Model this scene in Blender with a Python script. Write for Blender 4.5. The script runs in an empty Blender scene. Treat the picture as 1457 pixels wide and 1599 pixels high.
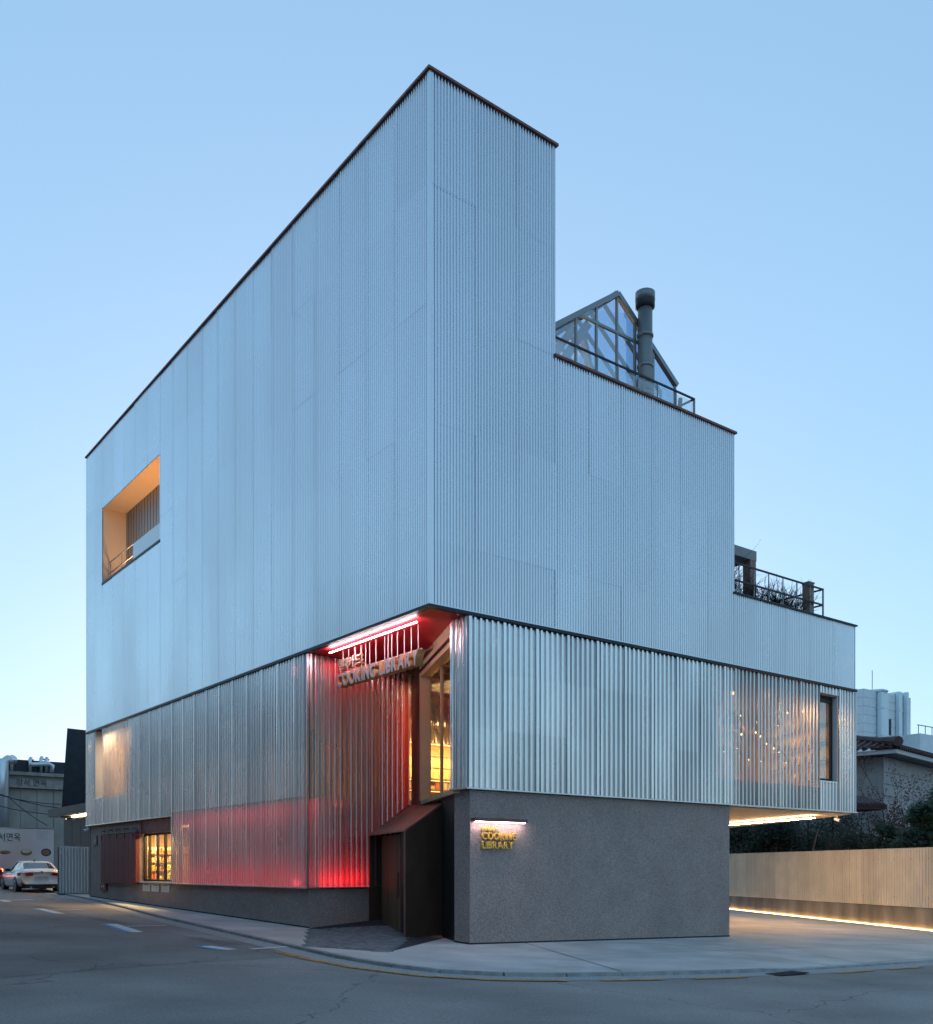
import bpy, math, random
from mathutils import Vector, Matrix
random.seed(7)
R = math.radians
S = bpy.context.scene
COL = S.collection

# ------------------------------------------------------------------ camera, sky, sun, exposure
cam_d = bpy.data.cameras.new('camera'); cam = bpy.data.objects.new('camera', cam_d); COL.objects.link(cam)
cam.location = (-11.332, -16.085, 1.6)
cam.rotation_euler = (R(90), 0, -R(37.333))
cam_d.sensor_fit = 'HORIZONTAL'; cam_d.sensor_width = 36
cam_d.lens = 36 * 1518.93 / 1457
cam_d.shift_y = (1356 - 799.5) / 1457
cam_d.clip_start = 0.1; cam_d.clip_end = 3000
S.camera = cam

SUN_EL = 6.5
SUN_AZ = Vector((0.53, 0.85))     # low behind the building: the street fronts stand in its shade
EXPO = 2.47                         # the dusk scene is dim: the photograph is a long exposure
EX = 2 ** EXPO
W = bpy.data.worlds.new('World'); S.world = W; W.use_nodes = True
wn = W.node_tree
sky = wn.nodes.new('ShaderNodeTexSky'); sky.sky_type = 'NISHITA'; sky.sun_disc = False
sky.sun_elevation = R(SUN_EL); sky.sun_rotation = math.atan2(SUN_AZ.x, SUN_AZ.y)
sky.air_density = 1.0; sky.dust_density = 0.4; sky.ozone_density = 6.0
wn.nodes['Background'].inputs['Strength'].default_value = 0.12
gm = wn.nodes.new('ShaderNodeGamma'); gm.inputs[1].default_value = 0.39
wn.links.new(sky.outputs[0], gm.inputs[0]); wn.links.new(gm.outputs[0], wn.nodes['Background'].inputs['Color'])
sl = bpy.data.lights.new('sun', 'SUN'); sun = bpy.data.objects.new('sun', sl); COL.objects.link(sun)
sl.energy = 0.08; sl.angle = R(10); sl.color = (1.0, 0.62, 0.5)
sd = Vector((SUN_AZ.x * math.cos(R(SUN_EL)), SUN_AZ.y * math.cos(R(SUN_EL)), math.sin(R(SUN_EL))))
sun.rotation_euler = sd.to_track_quat('Z', 'Y').to_euler()
S.view_settings.view_transform = 'Standard'; S.view_settings.look = 'None'
S.view_settings.exposure = EXPO; S.view_settings.gamma = 1.0
S.view_settings.use_curve_mapping = False
S.render.engine = 'CYCLES'
S.cycles.use_denoising = True
S.cycles.max_bounces = 8; S.cycles.transparent_max_bounces = 24
S.cycles.sample_clamp_indirect = 4.0
S.cycles.caustics_reflective = False; S.cycles.caustics_refractive = False

# ------------------------------------------------------------------ materials
MATS = {}
def mat(name, col=(.5, .5, .5), rough=.6, metal=0., spec=.5, var=0., vscale=3., bump=0., bscale=40., emit=None, estr=0.,
        stretch=None, objvar=0., col2=None, detail=4., rvar=0.):
    m = bpy.data.materials.new(name); m.use_nodes = True; MATS[name] = m
    nt = m.node_tree; N = nt.nodes; Lk = nt.links
    b = N['Principled BSDF']
    b.inputs['Base Color'].default_value = (*col, 1)
    b.inputs['Roughness'].default_value = rough; b.inputs['Metallic'].default_value = metal
    b.inputs['Specular IOR Level'].default_value = spec
    tc = N.new('ShaderNodeTexCoord'); src = tc.outputs['Object']
    geo = N.new('ShaderNodeNewGeometry'); src = geo.outputs['Position']
    if stretch:
        mp = N.new('ShaderNodeMapping'); mp.inputs['Scale'].default_value = stretch
        Lk.new(src, mp.inputs[0]); src = mp.outputs[0]
    last = None
    if var > 0:
        n = N.new('ShaderNodeTexNoise'); n.inputs['Scale'].default_value = vscale; n.inputs['Detail'].default_value = detail
        Lk.new(src, n.inputs['Vector'])
        rp = N.new('ShaderNodeMapRange'); rp.inputs[1].default_value = .3; rp.inputs[2].default_value = .7
        Lk.new(n.outputs['Fac'], rp.inputs[0])
        mx = N.new('ShaderNodeMix'); mx.data_type = 'RGBA'
        c2 = col2 or tuple(c * (1 - var) for c in col)
        c1 = col if col2 else tuple(min(1, c * (1 + var * .5)) for c in col)
        mx.inputs[6].default_value = (*c1, 1); mx.inputs[7].default_value = (*c2, 1)
        Lk.new(rp.outputs[0], mx.inputs[0]); last = mx.outputs[2]
        if rvar:
            r2 = N.new('ShaderNodeMapRange'); r2.inputs[3].default_value = rough - rvar; r2.inputs[4].default_value = rough + rvar
            Lk.new(rp.outputs[0], r2.inputs[0]); Lk.new(r2.outputs[0], b.inputs['Roughness'])
    if objvar > 0:
        oi = N.new('ShaderNodeObjectInfo'); r3 = N.new('ShaderNodeMapRange')
        r3.inputs[3].default_value = 1 - objvar; r3.inputs[4].default_value = 1 + objvar * .5
        Lk.new(oi.outputs['Random'], r3.inputs[0])
        hs = N.new('ShaderNodeHueSaturation')
        if last: Lk.new(last, hs.inputs['Color'])
        else: hs.inputs['Color'].default_value = (*col, 1)
        Lk.new(r3.outputs[0], hs.inputs['Value']); last = hs.outputs[0]
    if last: Lk.new(last, b.inputs['Base Color'])
    if bump > 0:
        n = N.new('ShaderNodeTexNoise'); n.inputs['Scale'].default_value = bscale; n.inputs['Detail'].default_value = 6
        Lk.new(src, n.inputs['Vector'])
        bp = N.new('ShaderNodeBump'); bp.inputs['Strength'].default_value = bump; bp.inputs['Distance'].default_value = .02
        Lk.new(n.outputs['Fac'], bp.inputs['Height']); Lk.new(bp.outputs[0], b.inputs['Normal'])
    if emit:
        b.inputs['Emission Color'].default_value = (*emit, 1); b.inputs['Emission Strength'].default_value = estr * 1.3 / EX
    return m

def glass(name, tint=(.9, .95, 1), refl=.25, rough=.02):
    m = bpy.data.materials.new(name); m.use_nodes = True; MATS[name] = m
    nt = m.node_tree; N = nt.nodes; Lk = nt.links; N.clear()
    o = N.new('ShaderNodeOutputMaterial'); t = N.new('ShaderNodeBsdfTransparent'); t.inputs[0].default_value = (*tint, 1)
    g = N.new('ShaderNodeBsdfGlossy'); g.inputs['Roughness'].default_value = rough
    lw = N.new('ShaderNodeLayerWeight'); lw.inputs[0].default_value = .3
    fr = N.new('ShaderNodeMapRange'); fr.inputs[3].default_value = refl * .3; fr.inputs[4].default_value = min(.95, refl * 2.2)
    Lk.new(lw.outputs['Facing'], fr.inputs[0])
    mx = N.new('ShaderNodeMixShader')
    Lk.new(fr.outputs[0], mx.inputs[0]); Lk.new(t.outputs[0], mx.inputs[1]); Lk.new(g.outputs[0], mx.inputs[2])
    Lk.new(mx.outputs[0], o.inputs[0]); return m

def perforated(name, src, fac):
    """sheet metal with pin holes far below a pixel: share of open area = fac"""
    m = MATS[src].copy(); m.name = name; MATS[name] = m
    nt = m.node_tree; N = nt.nodes; Lk = nt.links
    t = N.new('ShaderNodeBsdfTransparent'); mx = N.new('ShaderNodeMixShader'); mx.inputs[0].default_value = fac
    Lk.new(N['Principled BSDF'].outputs[0], mx.inputs[1]); Lk.new(t.outputs[0], mx.inputs[2])
    Lk.new(mx.outputs[0], N['Material Output'].inputs[0]); return m

mat('aluminium', (.755, .765, .79), .28, 1, var=.05, vscale=.35, stretch=(1, 1, .35), objvar=.025, rvar=.05)
mat('galvanised', (.88, .87, .87), .28, 1, var=.10, vscale=.8, stretch=(1, 1, .3), objvar=.06, rvar=.05)
perforated('perforated_metal', 'galvanised', .13)
perforated('perforated_open', 'galvanised', .42)
mat('corner_trim', (.72, .74, .77), .35, 1)
mat('coping_brown', (.24, .10, .085), .55, .4, var=.3)
mat('dark_metal', (.035, .037, .042), .45, .6)
mat('grate_iron', (.05, .05, .05), .9)
mat('flashing', (.62, .64, .67), .32, 1)
mat('sky_glare_white', (.80, .83, .86), .12, 0, spec=1.)  # white stands in for the sky mirrored in the loggia glass
mat('red_paint', (.72, .012, .03), .5, var=.12, vscale=2)
mat('core_grey', (.16, .165, .17), .9)
mat('roof_grey', (.2, .2, .2), .9, var=.2)
# dark exposed aggregate plaster
m = mat('aggregate', (.335, .262, .238), .85, var=.12, vscale=1.2, bump=.0)
nt = m.node_tree; N = nt.nodes; Lk = nt.links; b = N['Principled BSDF']
geo = N.new('ShaderNodeNewGeometry')
vo = N.new('ShaderNodeTexVoronoi'); vo.inputs['Scale'].default_value = 75; Lk.new(geo.outputs['Position'], vo.inputs['Vector'])
base = [l for l in Lk if l.to_socket == b.inputs['Base Color']][0].from_socket
bw = N.new('ShaderNodeRGBToBW'); Lk.new(vo.outputs['Color'], bw.inputs[0])
mr = N.new('ShaderNodeMapRange'); mr.inputs[3].default_value = .45; mr.inputs[4].default_value = 1.75; Lk.new(bw.outputs[0], mr.inputs[0])
vm = N.new('ShaderNodeVectorMath'); vm.operation = 'SCALE'; Lk.new(base, vm.inputs[0]); Lk.new(mr.outputs[0], vm.inputs['Scale'])
Lk.new(vm.outputs[0], b.inputs['Base Color'])
bp = N.new('ShaderNodeBump'); bp.inputs['Strength'].default_value = .9; bp.inputs['Distance'].default_value = .012; bp.invert = True
Lk.new(vo.outputs['Distance'], bp.inputs['Height']); Lk.new(bp.outputs[0], b.inputs['Normal'])

def asphalt(name, col):
    m = mat(name, col, .82, var=.38, vscale=.35, detail=8, bump=.0)
    nt = m.node_tree; N = nt.nodes; Lk = nt.links; b = N['Principled BSDF']
    geo = N.new('ShaderNodeNewGeometry')
    n2 = N.new('ShaderNodeTexNoise'); n2.inputs['Scale'].default_value = 42; n2.inputs['Detail'].default_value = 5; n2.inputs['Roughness'].default_value = .75
    Lk.new(geo.outputs['Position'], n2.inputs['Vector'])
    mr = N.new('ShaderNodeMapRange'); mr.inputs[1].default_value = .3; mr.inputs[2].default_value = .7
    mr.inputs[3].default_value = .6; mr.inputs[4].default_value = 1.5; Lk.new(n2.outputs['Fac'], mr.inputs[0])
    base = [l for l in Lk if l.to_socket == b.inputs['Base Color']][0].from_socket
    vm = N.new('ShaderNodeVectorMath'); vm.operation = 'SCALE'; Lk.new(base, vm.inputs[0]); Lk.new(mr.outputs[0], vm.inputs['Scale'])
    # meandering cracks
    n3 = N.new('ShaderNodeTexVoronoi'); n3.feature = 'DISTANCE_TO_EDGE'; n3.inputs['Scale'].default_value = .16
    nw = N.new('ShaderNodeTexNoise'); nw.inputs['Scale'].default_value = 1.3; Lk.new(geo.outputs['Position'], nw.inputs['Vector'])
    ad = N.new('ShaderNodeVectorMath'); ad.operation = 'ADD'; Lk.new(geo.outputs['Position'], ad.inputs[0]); Lk.new(nw.outputs['Color'], ad.inputs[1])
    Lk.new(ad.outputs[0], n3.inputs['Vector'])
    cr = N.new('ShaderNodeMapRange'); cr.inputs[1].default_value = .001; cr.inputs[2].default_value = .005
    cr.inputs[3].default_value = .62; cr.inputs[4].default_value = 1.; Lk.new(n3.outputs['Distance'], cr.inputs[0])
    v2 = N.new('ShaderNodeVectorMath'); v2.operation = 'SCALE'; Lk.new(vm.outputs[0], v2.inputs[0]); Lk.new(cr.outputs[0], v2.inputs['Scale'])
    Lk.new(v2.outputs[0], b.inputs['Base Color'])
    bp = N.new('ShaderNodeBump'); bp.inputs['Strength'].default_value = .6; bp.inputs['Distance'].default_value = .006
    Lk.new(n2.outputs['Fac'], bp.inputs['Height']); Lk.new(bp.outputs[0], b.inputs['Normal'])
asphalt('asphalt', (.265, .243, .228))
asphalt('asphalt_patch', (.225, .207, .196))
mat('earth', (.09, .08, .07), .95, var=.3)
mat('concrete', (.56, .535, .51), .8, var=.28, vscale=.8, detail=8, bump=.25, bscale=30)
mat('driveway_concrete', (.55, .52, .48), .75, var=.22, vscale=.7, detail=8, bump=.25, bscale=30)
mat('gutter', (.40, .40, .40), .85, var=.5, vscale=35, bump=.5, bscale=60)
mat('kerb', (.33, .33, .33), .8, var=.3, vscale=5, objvar=.12)
mat('paver', (.22, .22, .23), .8, var=.45, vscale=6, bump=.2)
mat('old_concrete', (.30, .28, .25), .9, var=.55, vscale=1.1, detail=9, stretch=(1, 1, .5), bump=.4, bscale=12)
mat('paint_white', (.72, .74, .76), .7, var=.35, vscale=9, detail=8)
mat('paint_faded', (.20, .205, .215), .8, var=.4, vscale=14, detail=8)
mat('paint_blue', (.10, .34, .58), .7, var=.35, vscale=9, detail=8)
mat('paint_orange', (.55, .27, .06), .75, var=.5, vscale=7, detail=8)
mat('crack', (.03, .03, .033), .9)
mat('corten', (.13, .072, .052), .5, .5, var=.4, vscale=1.6, stretch=(1, 1, .4), rvar=.1)
mat('corten_roof', (.34, .19, .15), .5, .5, var=.25, vscale=1.5)
mat('door_wood', (.14, .10, .05), .6, var=.35, vscale=3, stretch=(14, 14, .5), objvar=.25)
mat('frame_beige', (.62, .47, .30), .55, var=.08)
mat('shutter_wood', (.17, .028, .034), .6, var=.4, vscale=2, stretch=(12, 12, .4), objvar=.2)
mat('black', (.012, .012, .013), .5)
mat('loggia_plaster', (.62, .48, .34), .85)
mat('white_paint', (.75, .76, .78), .6)
mat('interior_wall', (.62, .46, .24), .8, var=.1)
mat('interior_ceiling', (.16, .07, .045), .6, var=.3, vscale=2, stretch=(1, 12, 1))
mat('shelf_wood', (.42, .22, .08), .55, var=.2)
mat('goods_a', (.75, .55, .25), .5); mat('goods_b', (.55, .18, .06), .5); mat('goods_c', (.8, .75, .6), .5); mat('goods_d', (.12, .1, .08), .4)
mat('led_white', (1, .9, .92), emit=(1, .80, .84), estr=52)
mat('led_warm', (1, .8, .5), emit=(1, .66, .34), estr=150)
mat('led_wall', (1, .8, .5), emit=(1, .55, .19), estr=20)
mat('led_red', (1, .1, .1), emit=(1, .045, .06), estr=1.2)
mat('bulb', (1, .8, .5), emit=(1, .5, .15), estr=10)
mat('bulb_soft', (1, .8, .5), emit=(1, .52, .16), estr=5)
mat('letter_face', (.45, .45, .46), .4, .5); mat('letter_side_lit', (.62, .36, .14), .45, .3)  # side colour holds the warm light falling on the letters from indoors
mat('brass', (.85, .50, .10), .35, .35)
mat('rod_white', (.8, .78, .78), .4)
mat('steel_green', (.30, .32, .31), .45, .4); mat('steel_grey', (.26, .28, .29), .4, .6)
mat('flue', (.22, .24, .24), .45, .5, var=.15, vscale=2)
mat('wood_post', (.32, .21, .17), .8, var=.3, vscale=3, stretch=(8, 8, .6))
mat('pergola', (.34, .31, .31), .8, var=.15)
glass('glass_clear', (.93, .96, .97), .22)
glass('glass_blue', (.66, .82, 1.), .50)
glass('glass_dark', (.75, .78, .78), .35)
mat('twig', (.055, .04, .035), .9); mat('bark', (.07, .05, .04), .95, var=.3, vscale=6)
mat('leaf_red', (.13, .035, .03), .7, objvar=.2); mat('leaf_green', (.045, .078, .04), .7, var=.5, vscale=1.2)
mat('leaf_dark', (.035, .052, .03), .75, var=.5, vscale=1.); mat('leaf_yellow', (.45, .42, .05), .6, var=.5, vscale=6)
mat('fence_cream', (.80, .72, .60), .45, .1, var=.12, vscale=1.3, objvar=.10)
mat('fence_zinc', (.72, .71, .70), .5, .3, objvar=.05)
mat('far_white', (.82, .85, .87), .8, var=.06); mat('far_duct', (.72, .82, .86), .45, .3)
mat('roof_tile', (.085, .045, .042), .75, var=.4, vscale=3); mat('house_wall', (.42, .38, .37), .9, var=.15)
mat('house_white', (.62, .60, .60), .8); mat('dark_cladding', (.016, .026, .036), .55, var=.3)
mat('rest_wall', (.34, .31, .27), .9, var=.2, vscale=1.); mat('rest_band', (.30, .27, .25), .9, var=.3)
mat('duct_steel', (.62, .65, .68), .35, .9); mat('bill_base', (.66, .67, .64), .6, col2=(.66, .42, .38), var=.3, vscale=.3)
mat('ink', (.02, .02, .022), .7); mat('ink_grey', (.42, .44, .44), .8)
mat('car_white', (.78, .79, .80), .2, 0, spec=.6); mat('car_blue', (.03, .05, .10), .2, .4); mat('tyre', (.015, .015, .016), .8)
mat('rim', (.35, .36, .38), .3, .9); mat('tail_red', (.35, .01, .015), .25); mat('tail_lit', (.8, .05, .02), .3, emit=(1, .10, .03), estr=14)
mat('car_glass', (.05, .07, .09), .05, 0, spec=1.); mat('plate', (.62, .65, .66), .5)
mat('food_red', (.45, .06, .05), .6); mat('food_brown', (.25, .12, .06), .6); mat('food_cream', (.6, .5, .36), .6); mat('food_green', (.1, .25, .08), .6)
mat('notice', (.62, .63, .65), .6); mat('sign_red', (.16, .01, .015), .5)

# ------------------------------------------------------------------ builders
def wloc(o):
    v = Vector((0, 0, 0))
    while o is not None: v = v + o.location; o = o.parent
    return v
class MB:
    def __init__(s): s.v = []; s.f = []; s.mi = []; s.cur = 0
    def quad(s, *p):
        n = len(s.v); s.v += [tuple(q) for q in p]; s.f.append(tuple(range(n, n + len(p)))); s.mi.append(s.cur); return s
    def box(s, x0, x1, y0, y1, z0, z1):
        return s.prism([(x0, y0), (x1, y0), (x1, y1), (x0, y1)], z0, z1)
    def prism(s, poly, z0, z1):
        A = sum(poly[i][0] * poly[(i + 1) % len(poly)][1] - poly[(i + 1) % len(poly)][0] * poly[i][1] for i in range(len(poly)))
        if A < 0: poly = poly[::-1]
        n = len(s.v); k = len(poly)
        zz0 = z0 if callable(z0) else (lambda x, y: z0); zz1 = z1 if callable(z1) else (lambda x, y: z1)
        s.v += [(x, y, zz0(x, y)) for x, y in poly] + [(x, y, zz1(x, y)) for x, y in poly]
        s.f.append(tuple(range(n + k - 1, n - 1, -1))); s.f.append(tuple(range(n + k, n + 2 * k))); s.mi += [s.cur] * 2
        for i in range(k):
            j = (i + 1) % k; s.f.append((n + i, n + j, n + k + j, n + k + i)); s.mi.append(s.cur)
        return s
    def slab(s, a, b, t, z0, z1):
        """vertical plate from a to b (xy), thickness t"""
        a = Vector(a); b = Vector(b); d = (b - a).normalized(); n = Vector((-d.y, d.x)) * t / 2
        return s.prism([a - n, b - n, b + n, a + n], z0, z1)
    def bar(s, a, b, w, h=None, up=(0, 0, 1)):
        h = h or w; a = Vector(a); b = Vector(b); d = (b - a).normalized(); u = Vector(up)
        if abs(d.dot(u)) > .99: u = Vector((1, 0, 0))
        x = d.cross(u).normalized() * w / 2; y = x.cross(d).normalized() * h / 2
        n = len(s.v)
        for p in (a, b): s.v += [tuple(p - x - y), tuple(p + x - y), tuple(p + x + y), tuple(p - x + y)]
        for q in ((0, 3, 2, 1), (4, 5, 6, 7), (0, 1, 5, 4), (1, 2, 6, 5), (2, 3, 7, 6), (3, 0, 4, 7)):
            s.f.append(tuple(n + i for i in q)); s.mi.append(s.cur)
        return s
    def tube(s, pts, rad, seg=8, cap=True):
        pts = [Vector(p) for p in pts]; n0 = len(s.v)
        rad = rad if isinstance(rad, (list, tuple)) else [rad] * len(pts)
        ref = None
        for i, p in enumerate(pts):
            d = (pts[min(i + 1, len(pts) - 1)] - pts[max(i - 1, 0)]).normalized()
            if ref is None: ref = Vector((0, 0, 1)) if abs(d.z) < .9 else Vector((1, 0, 0))
            x = d.cross(ref).normalized(); y = x.cross(d).normalized(); ref = y
            for k in range(seg):
                a = 2 * math.pi * k / seg; s.v.append(tuple(p + (x * math.cos(a) + y * math.sin(a)) * rad[i]))
        for i in range(len(pts) - 1):
            for k in range(seg):
                a = n0 + i * seg + k; b_ = n0 + i * seg + (k + 1) % seg
                s.f.append((a, a + seg, b_ + seg, b_)); s.mi.append(s.cur)
        if cap and seg > 3:
            s.f.append(tuple(range(n0, n0 + seg))); e = n0 + (len(pts) - 1) * seg
            s.f.append(tuple(range(e + seg - 1, e - 1, -1))); s.mi += [s.cur] * 2
        return s
    def build(s, name, mats, parent=None, smooth=False, bevel=0.):
        vs = [Vector(v) for v in s.v]
        lo = Vector([min(v[i] for v in vs) for i in range(3)]); hi = Vector([max(v[i] for v in vs) for i in range(3)])
        c = (lo + hi) / 2; c.z = lo.z
        me = bpy.data.meshes.new(name); me.from_pydata([tuple(v - c) for v in vs], [], s.f)
        mats = mats if isinstance(mats, (list, tuple)) else [mats]
        for q in mats: me.materials.append(MATS[q])
        if len(mats) > 1: me.polygons.foreach_set('material_index', s.mi)
        if smooth: me.polygons.foreach_set('use_smooth', [True] * len(me.polygons))
        me.update()
        o = bpy.data.objects.new(name, me); COL.objects.link(o)
        o.parent = parent; o.location = c - wloc(parent)
        if bevel:
            bm = o.modifiers.new('bevel', 'BEVEL'); bm.width = bevel; bm.segments = 1; bm.limit_method = 'ANGLE'
        return o
def tag(o, label, cat=None, group=None, kind=None):
    if label: o['label'] = label
    if cat: o['category'] = cat
    if group: o['group'] = group
    if kind: o['kind'] = kind
    return o
def thing(name, label, cat, loc=(0, 0, 0), group=None):
    o = bpy.data.objects.new(name, None); o.empty_display_size = .2; COL.objects.link(o); o.location = loc
    return tag(o, label, cat, group)
def part(name, loc, parent):
    o = bpy.data.objects.new(name, None); o.empty_display_size = .1; COL.objects.link(o); o.parent = parent
    o.location = Vector(loc) - wloc(parent); return o
def bx(name, m, parent, *a, bevel=0.): return MB().box(*a).build(name, m, parent, bevel=bevel)
def copy_to(o, parent, dloc):
    c = o.copy(); COL.objects.link(c); c.parent = parent; c.location = o.location + Vector(dloc); return c

GZ = lambda x, y: .02 * min(max(y, -60), 60) - .023 * min(max(x, -60), 60) + .023
ROADZ = -.045
RZ = lambda x, y: GZ(x, y) + ROADZ

# ------------------------------------------------------------------ ground, road, pavement
def strip_mesh(poly, zf, dz, name, m, parent=None, thick=None, kind=None):
    b_ = MB()
    if thick: b_.prism(poly, lambda x, y: zf(x, y) + dz - thick, lambda x, y: zf(x, y) + dz)
    else: b_.quad(*[(x, y, zf(x, y) + dz) for x, y in poly])
    o = b_.build(name, m, parent)
    if kind: o['kind'] = kind
    return o
xs = [-900, -300, -120, -60, -30, 0, 30, 60, 120, 300, 900]
b_ = MB()
for i in range(len(xs) - 1):
    for j in range(len(xs) - 1):
        b_.quad(*[(x, y, RZ(x, y) - .06) for x, y in ((xs[i], xs[j]), (xs[i + 1], xs[j]), (xs[i + 1], xs[j + 1]), (xs[i], xs[j + 1]))])
g = b_.build('ground', 'earth'); g['kind'] = 'structure'
road = strip_mesh([(-59, -59), (59, -59), (59, 59), (-59, 59)], RZ, 0, 'road', 'asphalt', kind='structure')

KERB = [(.9, 42), (-.07, 27.88), (-.47, 21.67), (-1.1, 15.5), (-1.74, 10.73), (-2.2, 5.5), (-2.45, 2.6), (-2.66, .3), (-2.80, -1.1), (-2.76, -2.5), (-2.45, -3.75), (-1.9, -4.4), (-1.05, -4.86),
        (.3, -5.25), (1.9, -5.6), (4.0, -5.88), (8.7, -5.92), (17.4, -5.95), (40, -6)]
def offset(poly, d):
    out = []
    for i, p in enumerate(poly):
        a = Vector(poly[max(i - 1, 0)]); b = Vector(poly[min(i + 1, len(poly) - 1)]); t = (b - a).normalized()
        n = Vector((t.y, -t.x)); out.append(tuple(Vector(p) + n * d))
    return out
inner = offset(KERB, -.13); outer = KERB; gut = offset(KERB, .46)
# pavement slab (concrete, behind the kerb) and the driveway beyond the wall
pv = inner[:-1] + [(17.6, -5.8), (19.7, -.4), (26.2, 12.5), (36, 32), (36, 42)]
pavement = strip_mesh(pv, GZ, 0, 'pavement', 'concrete', thick=.14, kind='structure')
DRV = [(6.2, -5.7), (17.5, -5.75), (19.6, -.4), (26.1, 12.5), (30, 20), (9.6, 20), (9.6, .4), (9.74, .0)]
driveway = strip_mesh(DRV, GZ, .004, 'driveway', 'driveway_concrete', kind='structure')
def walk(poly, step):
    """points along a polyline at equal steps"""
    out = []; acc = 0; 
    pts = [Vector(p) for p in poly]
    seg = [(pts[i], pts[i + 1]) for i in range(len(pts) - 1)]
    L = sum((b - a).length for a, b in seg); n = max(1, round(L / step)); 
    for k in range(n + 1):
        d = L * k / n
        for a, b in seg:
            l = (b - a).length
            if d <= l + 1e-6: out.append(a.lerp(b, min(1, d / l))); break
            d -= l
    return out
kerb = bpy.data.objects.new('kerb', None); COL.objects.link(kerb); kerb['kind'] = 'structure'
mid = walk(offset(KERB, -.065), 1.0)
for i in range(len(mid) - 1):
    a, b = mid[i], mid[i + 1]; d = (b - a).normalized() * .006
    if b.x > 24 or b.y > 40: continue
    MB().slab(a + d, b - d, .128, lambda x, y: RZ(x, y) - .05, lambda x, y: GZ(x, y) + .012 - (0 if not (4 < x < 17) else .035)).build('kerb_stone', 'kerb', kerb)
b_ = MB()
for i in range(len(KERB) - 1):
    b_.quad(*[(p[0], p[1], RZ(*p) + .004) for p in (outer[i], outer[i + 1], gut[i + 1], gut[i])][::-1])
gut_o = b_.build('gutter', 'gutter', road)
# drain grate with bars
gr = part('drain_grate', (3.1, -6.12, RZ(3.1, -6.12)), road)
bx('grate_bed', 'black', gr, 2.75, 3.55, -6.33, -5.97, RZ(3.1, -6.1) + .006, RZ(3.1, -6.1) + .010)
for k in range(13):
    bx('grate_bar', 'grate_iron', gr, 2.77 + k * .062, 2.795 + k * .062, -6.32, -5.98, RZ(3.1, -6.1) + .012, RZ(3.1, -6.1) + .022)
# entrance paving: thin dark bricks rising to the door
def ramp(x, y):
    return .18 * max(0, min(1.2, (x - .1) / 1.69)) * max(0, min(1, (y - 2.1) / 3.2))
PV = [(-2.42, .72), (-1.55, -.85), (.84, 2.08), (2.2, 2.2), (3.05, 5.2), (.12, 5.3)]
def inside(p, poly):
    c = False; j = len(poly) - 1
    for i in range(len(poly)):
        (xi, yi), (xj, yj) = poly[i], poly[j]
        if (yi > p[1]) != (yj > p[1]) and p[0] < (xj - xi) * (p[1] - yi) / (yj - yi) + xi: c = not c
        j = i
    return c
b_ = MB(); d1 = Vector((.4, .916)); d2 = Vector((.916, -.4)); o0 = Vector((-3.5, 0))
for i in range(-6, 80):
    for j in range(-40, 30):
        c = o0 + d1 * (i * .075) + d2 * ((j + (.5 if i % 2 else 0)) * .215)
        if inside(c, PV):
            z = GZ(*c) + ramp(*c) + random.uniform(.004, .010)
            q = [c - d1 * .034 - d2 * .104, c + d1 * .034 - d2 * .104, c + d1 * .034 + d2 * .104, c - d1 * .034 + d2 * .104]
            b_.prism([tuple(p) for p in q], z - .03, z)
pb = b_.build('brick_paving', 'paver', pavement); pb['kind'] = 'stuff'
b_ = MB(); 
for i in range(8):
    for j in range(8):
        pass
# bed below the bricks
nb = 14
rows = []
for i in range(nb + 1):
    s_ = i / nb
    A = Vector((-2.42, .72)).lerp(Vector((.12, 5.3)), s_); A2 = A
    B = Vector((-1.55, -.85)).lerp(Vector((2.2, 2.2)), s_) if s_ < 1 else Vector((2.2, 2.2))
    rows.append([A.lerp(B, t / 6) for t in range(7)])
for i in range(nb):
    for t in range(6):
        b_.quad(*[(p.x, p.y, GZ(p.x, p.y) + ramp(p.x, p.y) + .001) for p in (rows[i][t], rows[i][t + 1], rows[i + 1][t + 1], rows[i + 1][t])])
for i in range(6):
    A = Vector((.12, 5.3)).lerp(Vector((3.05, 5.2)), i / 6); A2 = Vector((.12, 5.3)).lerp(Vector((3.05, 5.2)), (i + 1) / 6); B = Vector((2.2, 2.2))
    for t in range(6):
        P4 = [A.lerp(B, t / 6), A.lerp(B, (t + 1) / 6), A2.lerp(B, (t + 1) / 6), A2.lerp(B, t / 6)]
        b_.quad(*[(p.x, p.y, GZ(p.x, p.y) + ramp(p.x, p.y) + .001) for p in P4])
b_.build('paving_bed', 'crack', pavement)
# slab joints in the pavement concrete
for a, b in (((2.6, .1), (.3, -5.0)), ((5.9, .0), (5.0, -5.8)), ((9.74, .05), (10.4, -5.8)), ((12.9, -5.8), (17, 6)), ((1.6, -2.6), (13.5, -3.2))):
    b_ = MB(); a = Vector(a); b = Vector(b); d = (b - a).normalized(); n = Vector((-d.y, d.x)) * .011
    b_.quad(*[(p.x, p.y, GZ(p.x, p.y) + .007) for p in (a - n, b - n, b + n, a + n)]); b_.build('slab_joint', 'crack', pavement)

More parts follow.
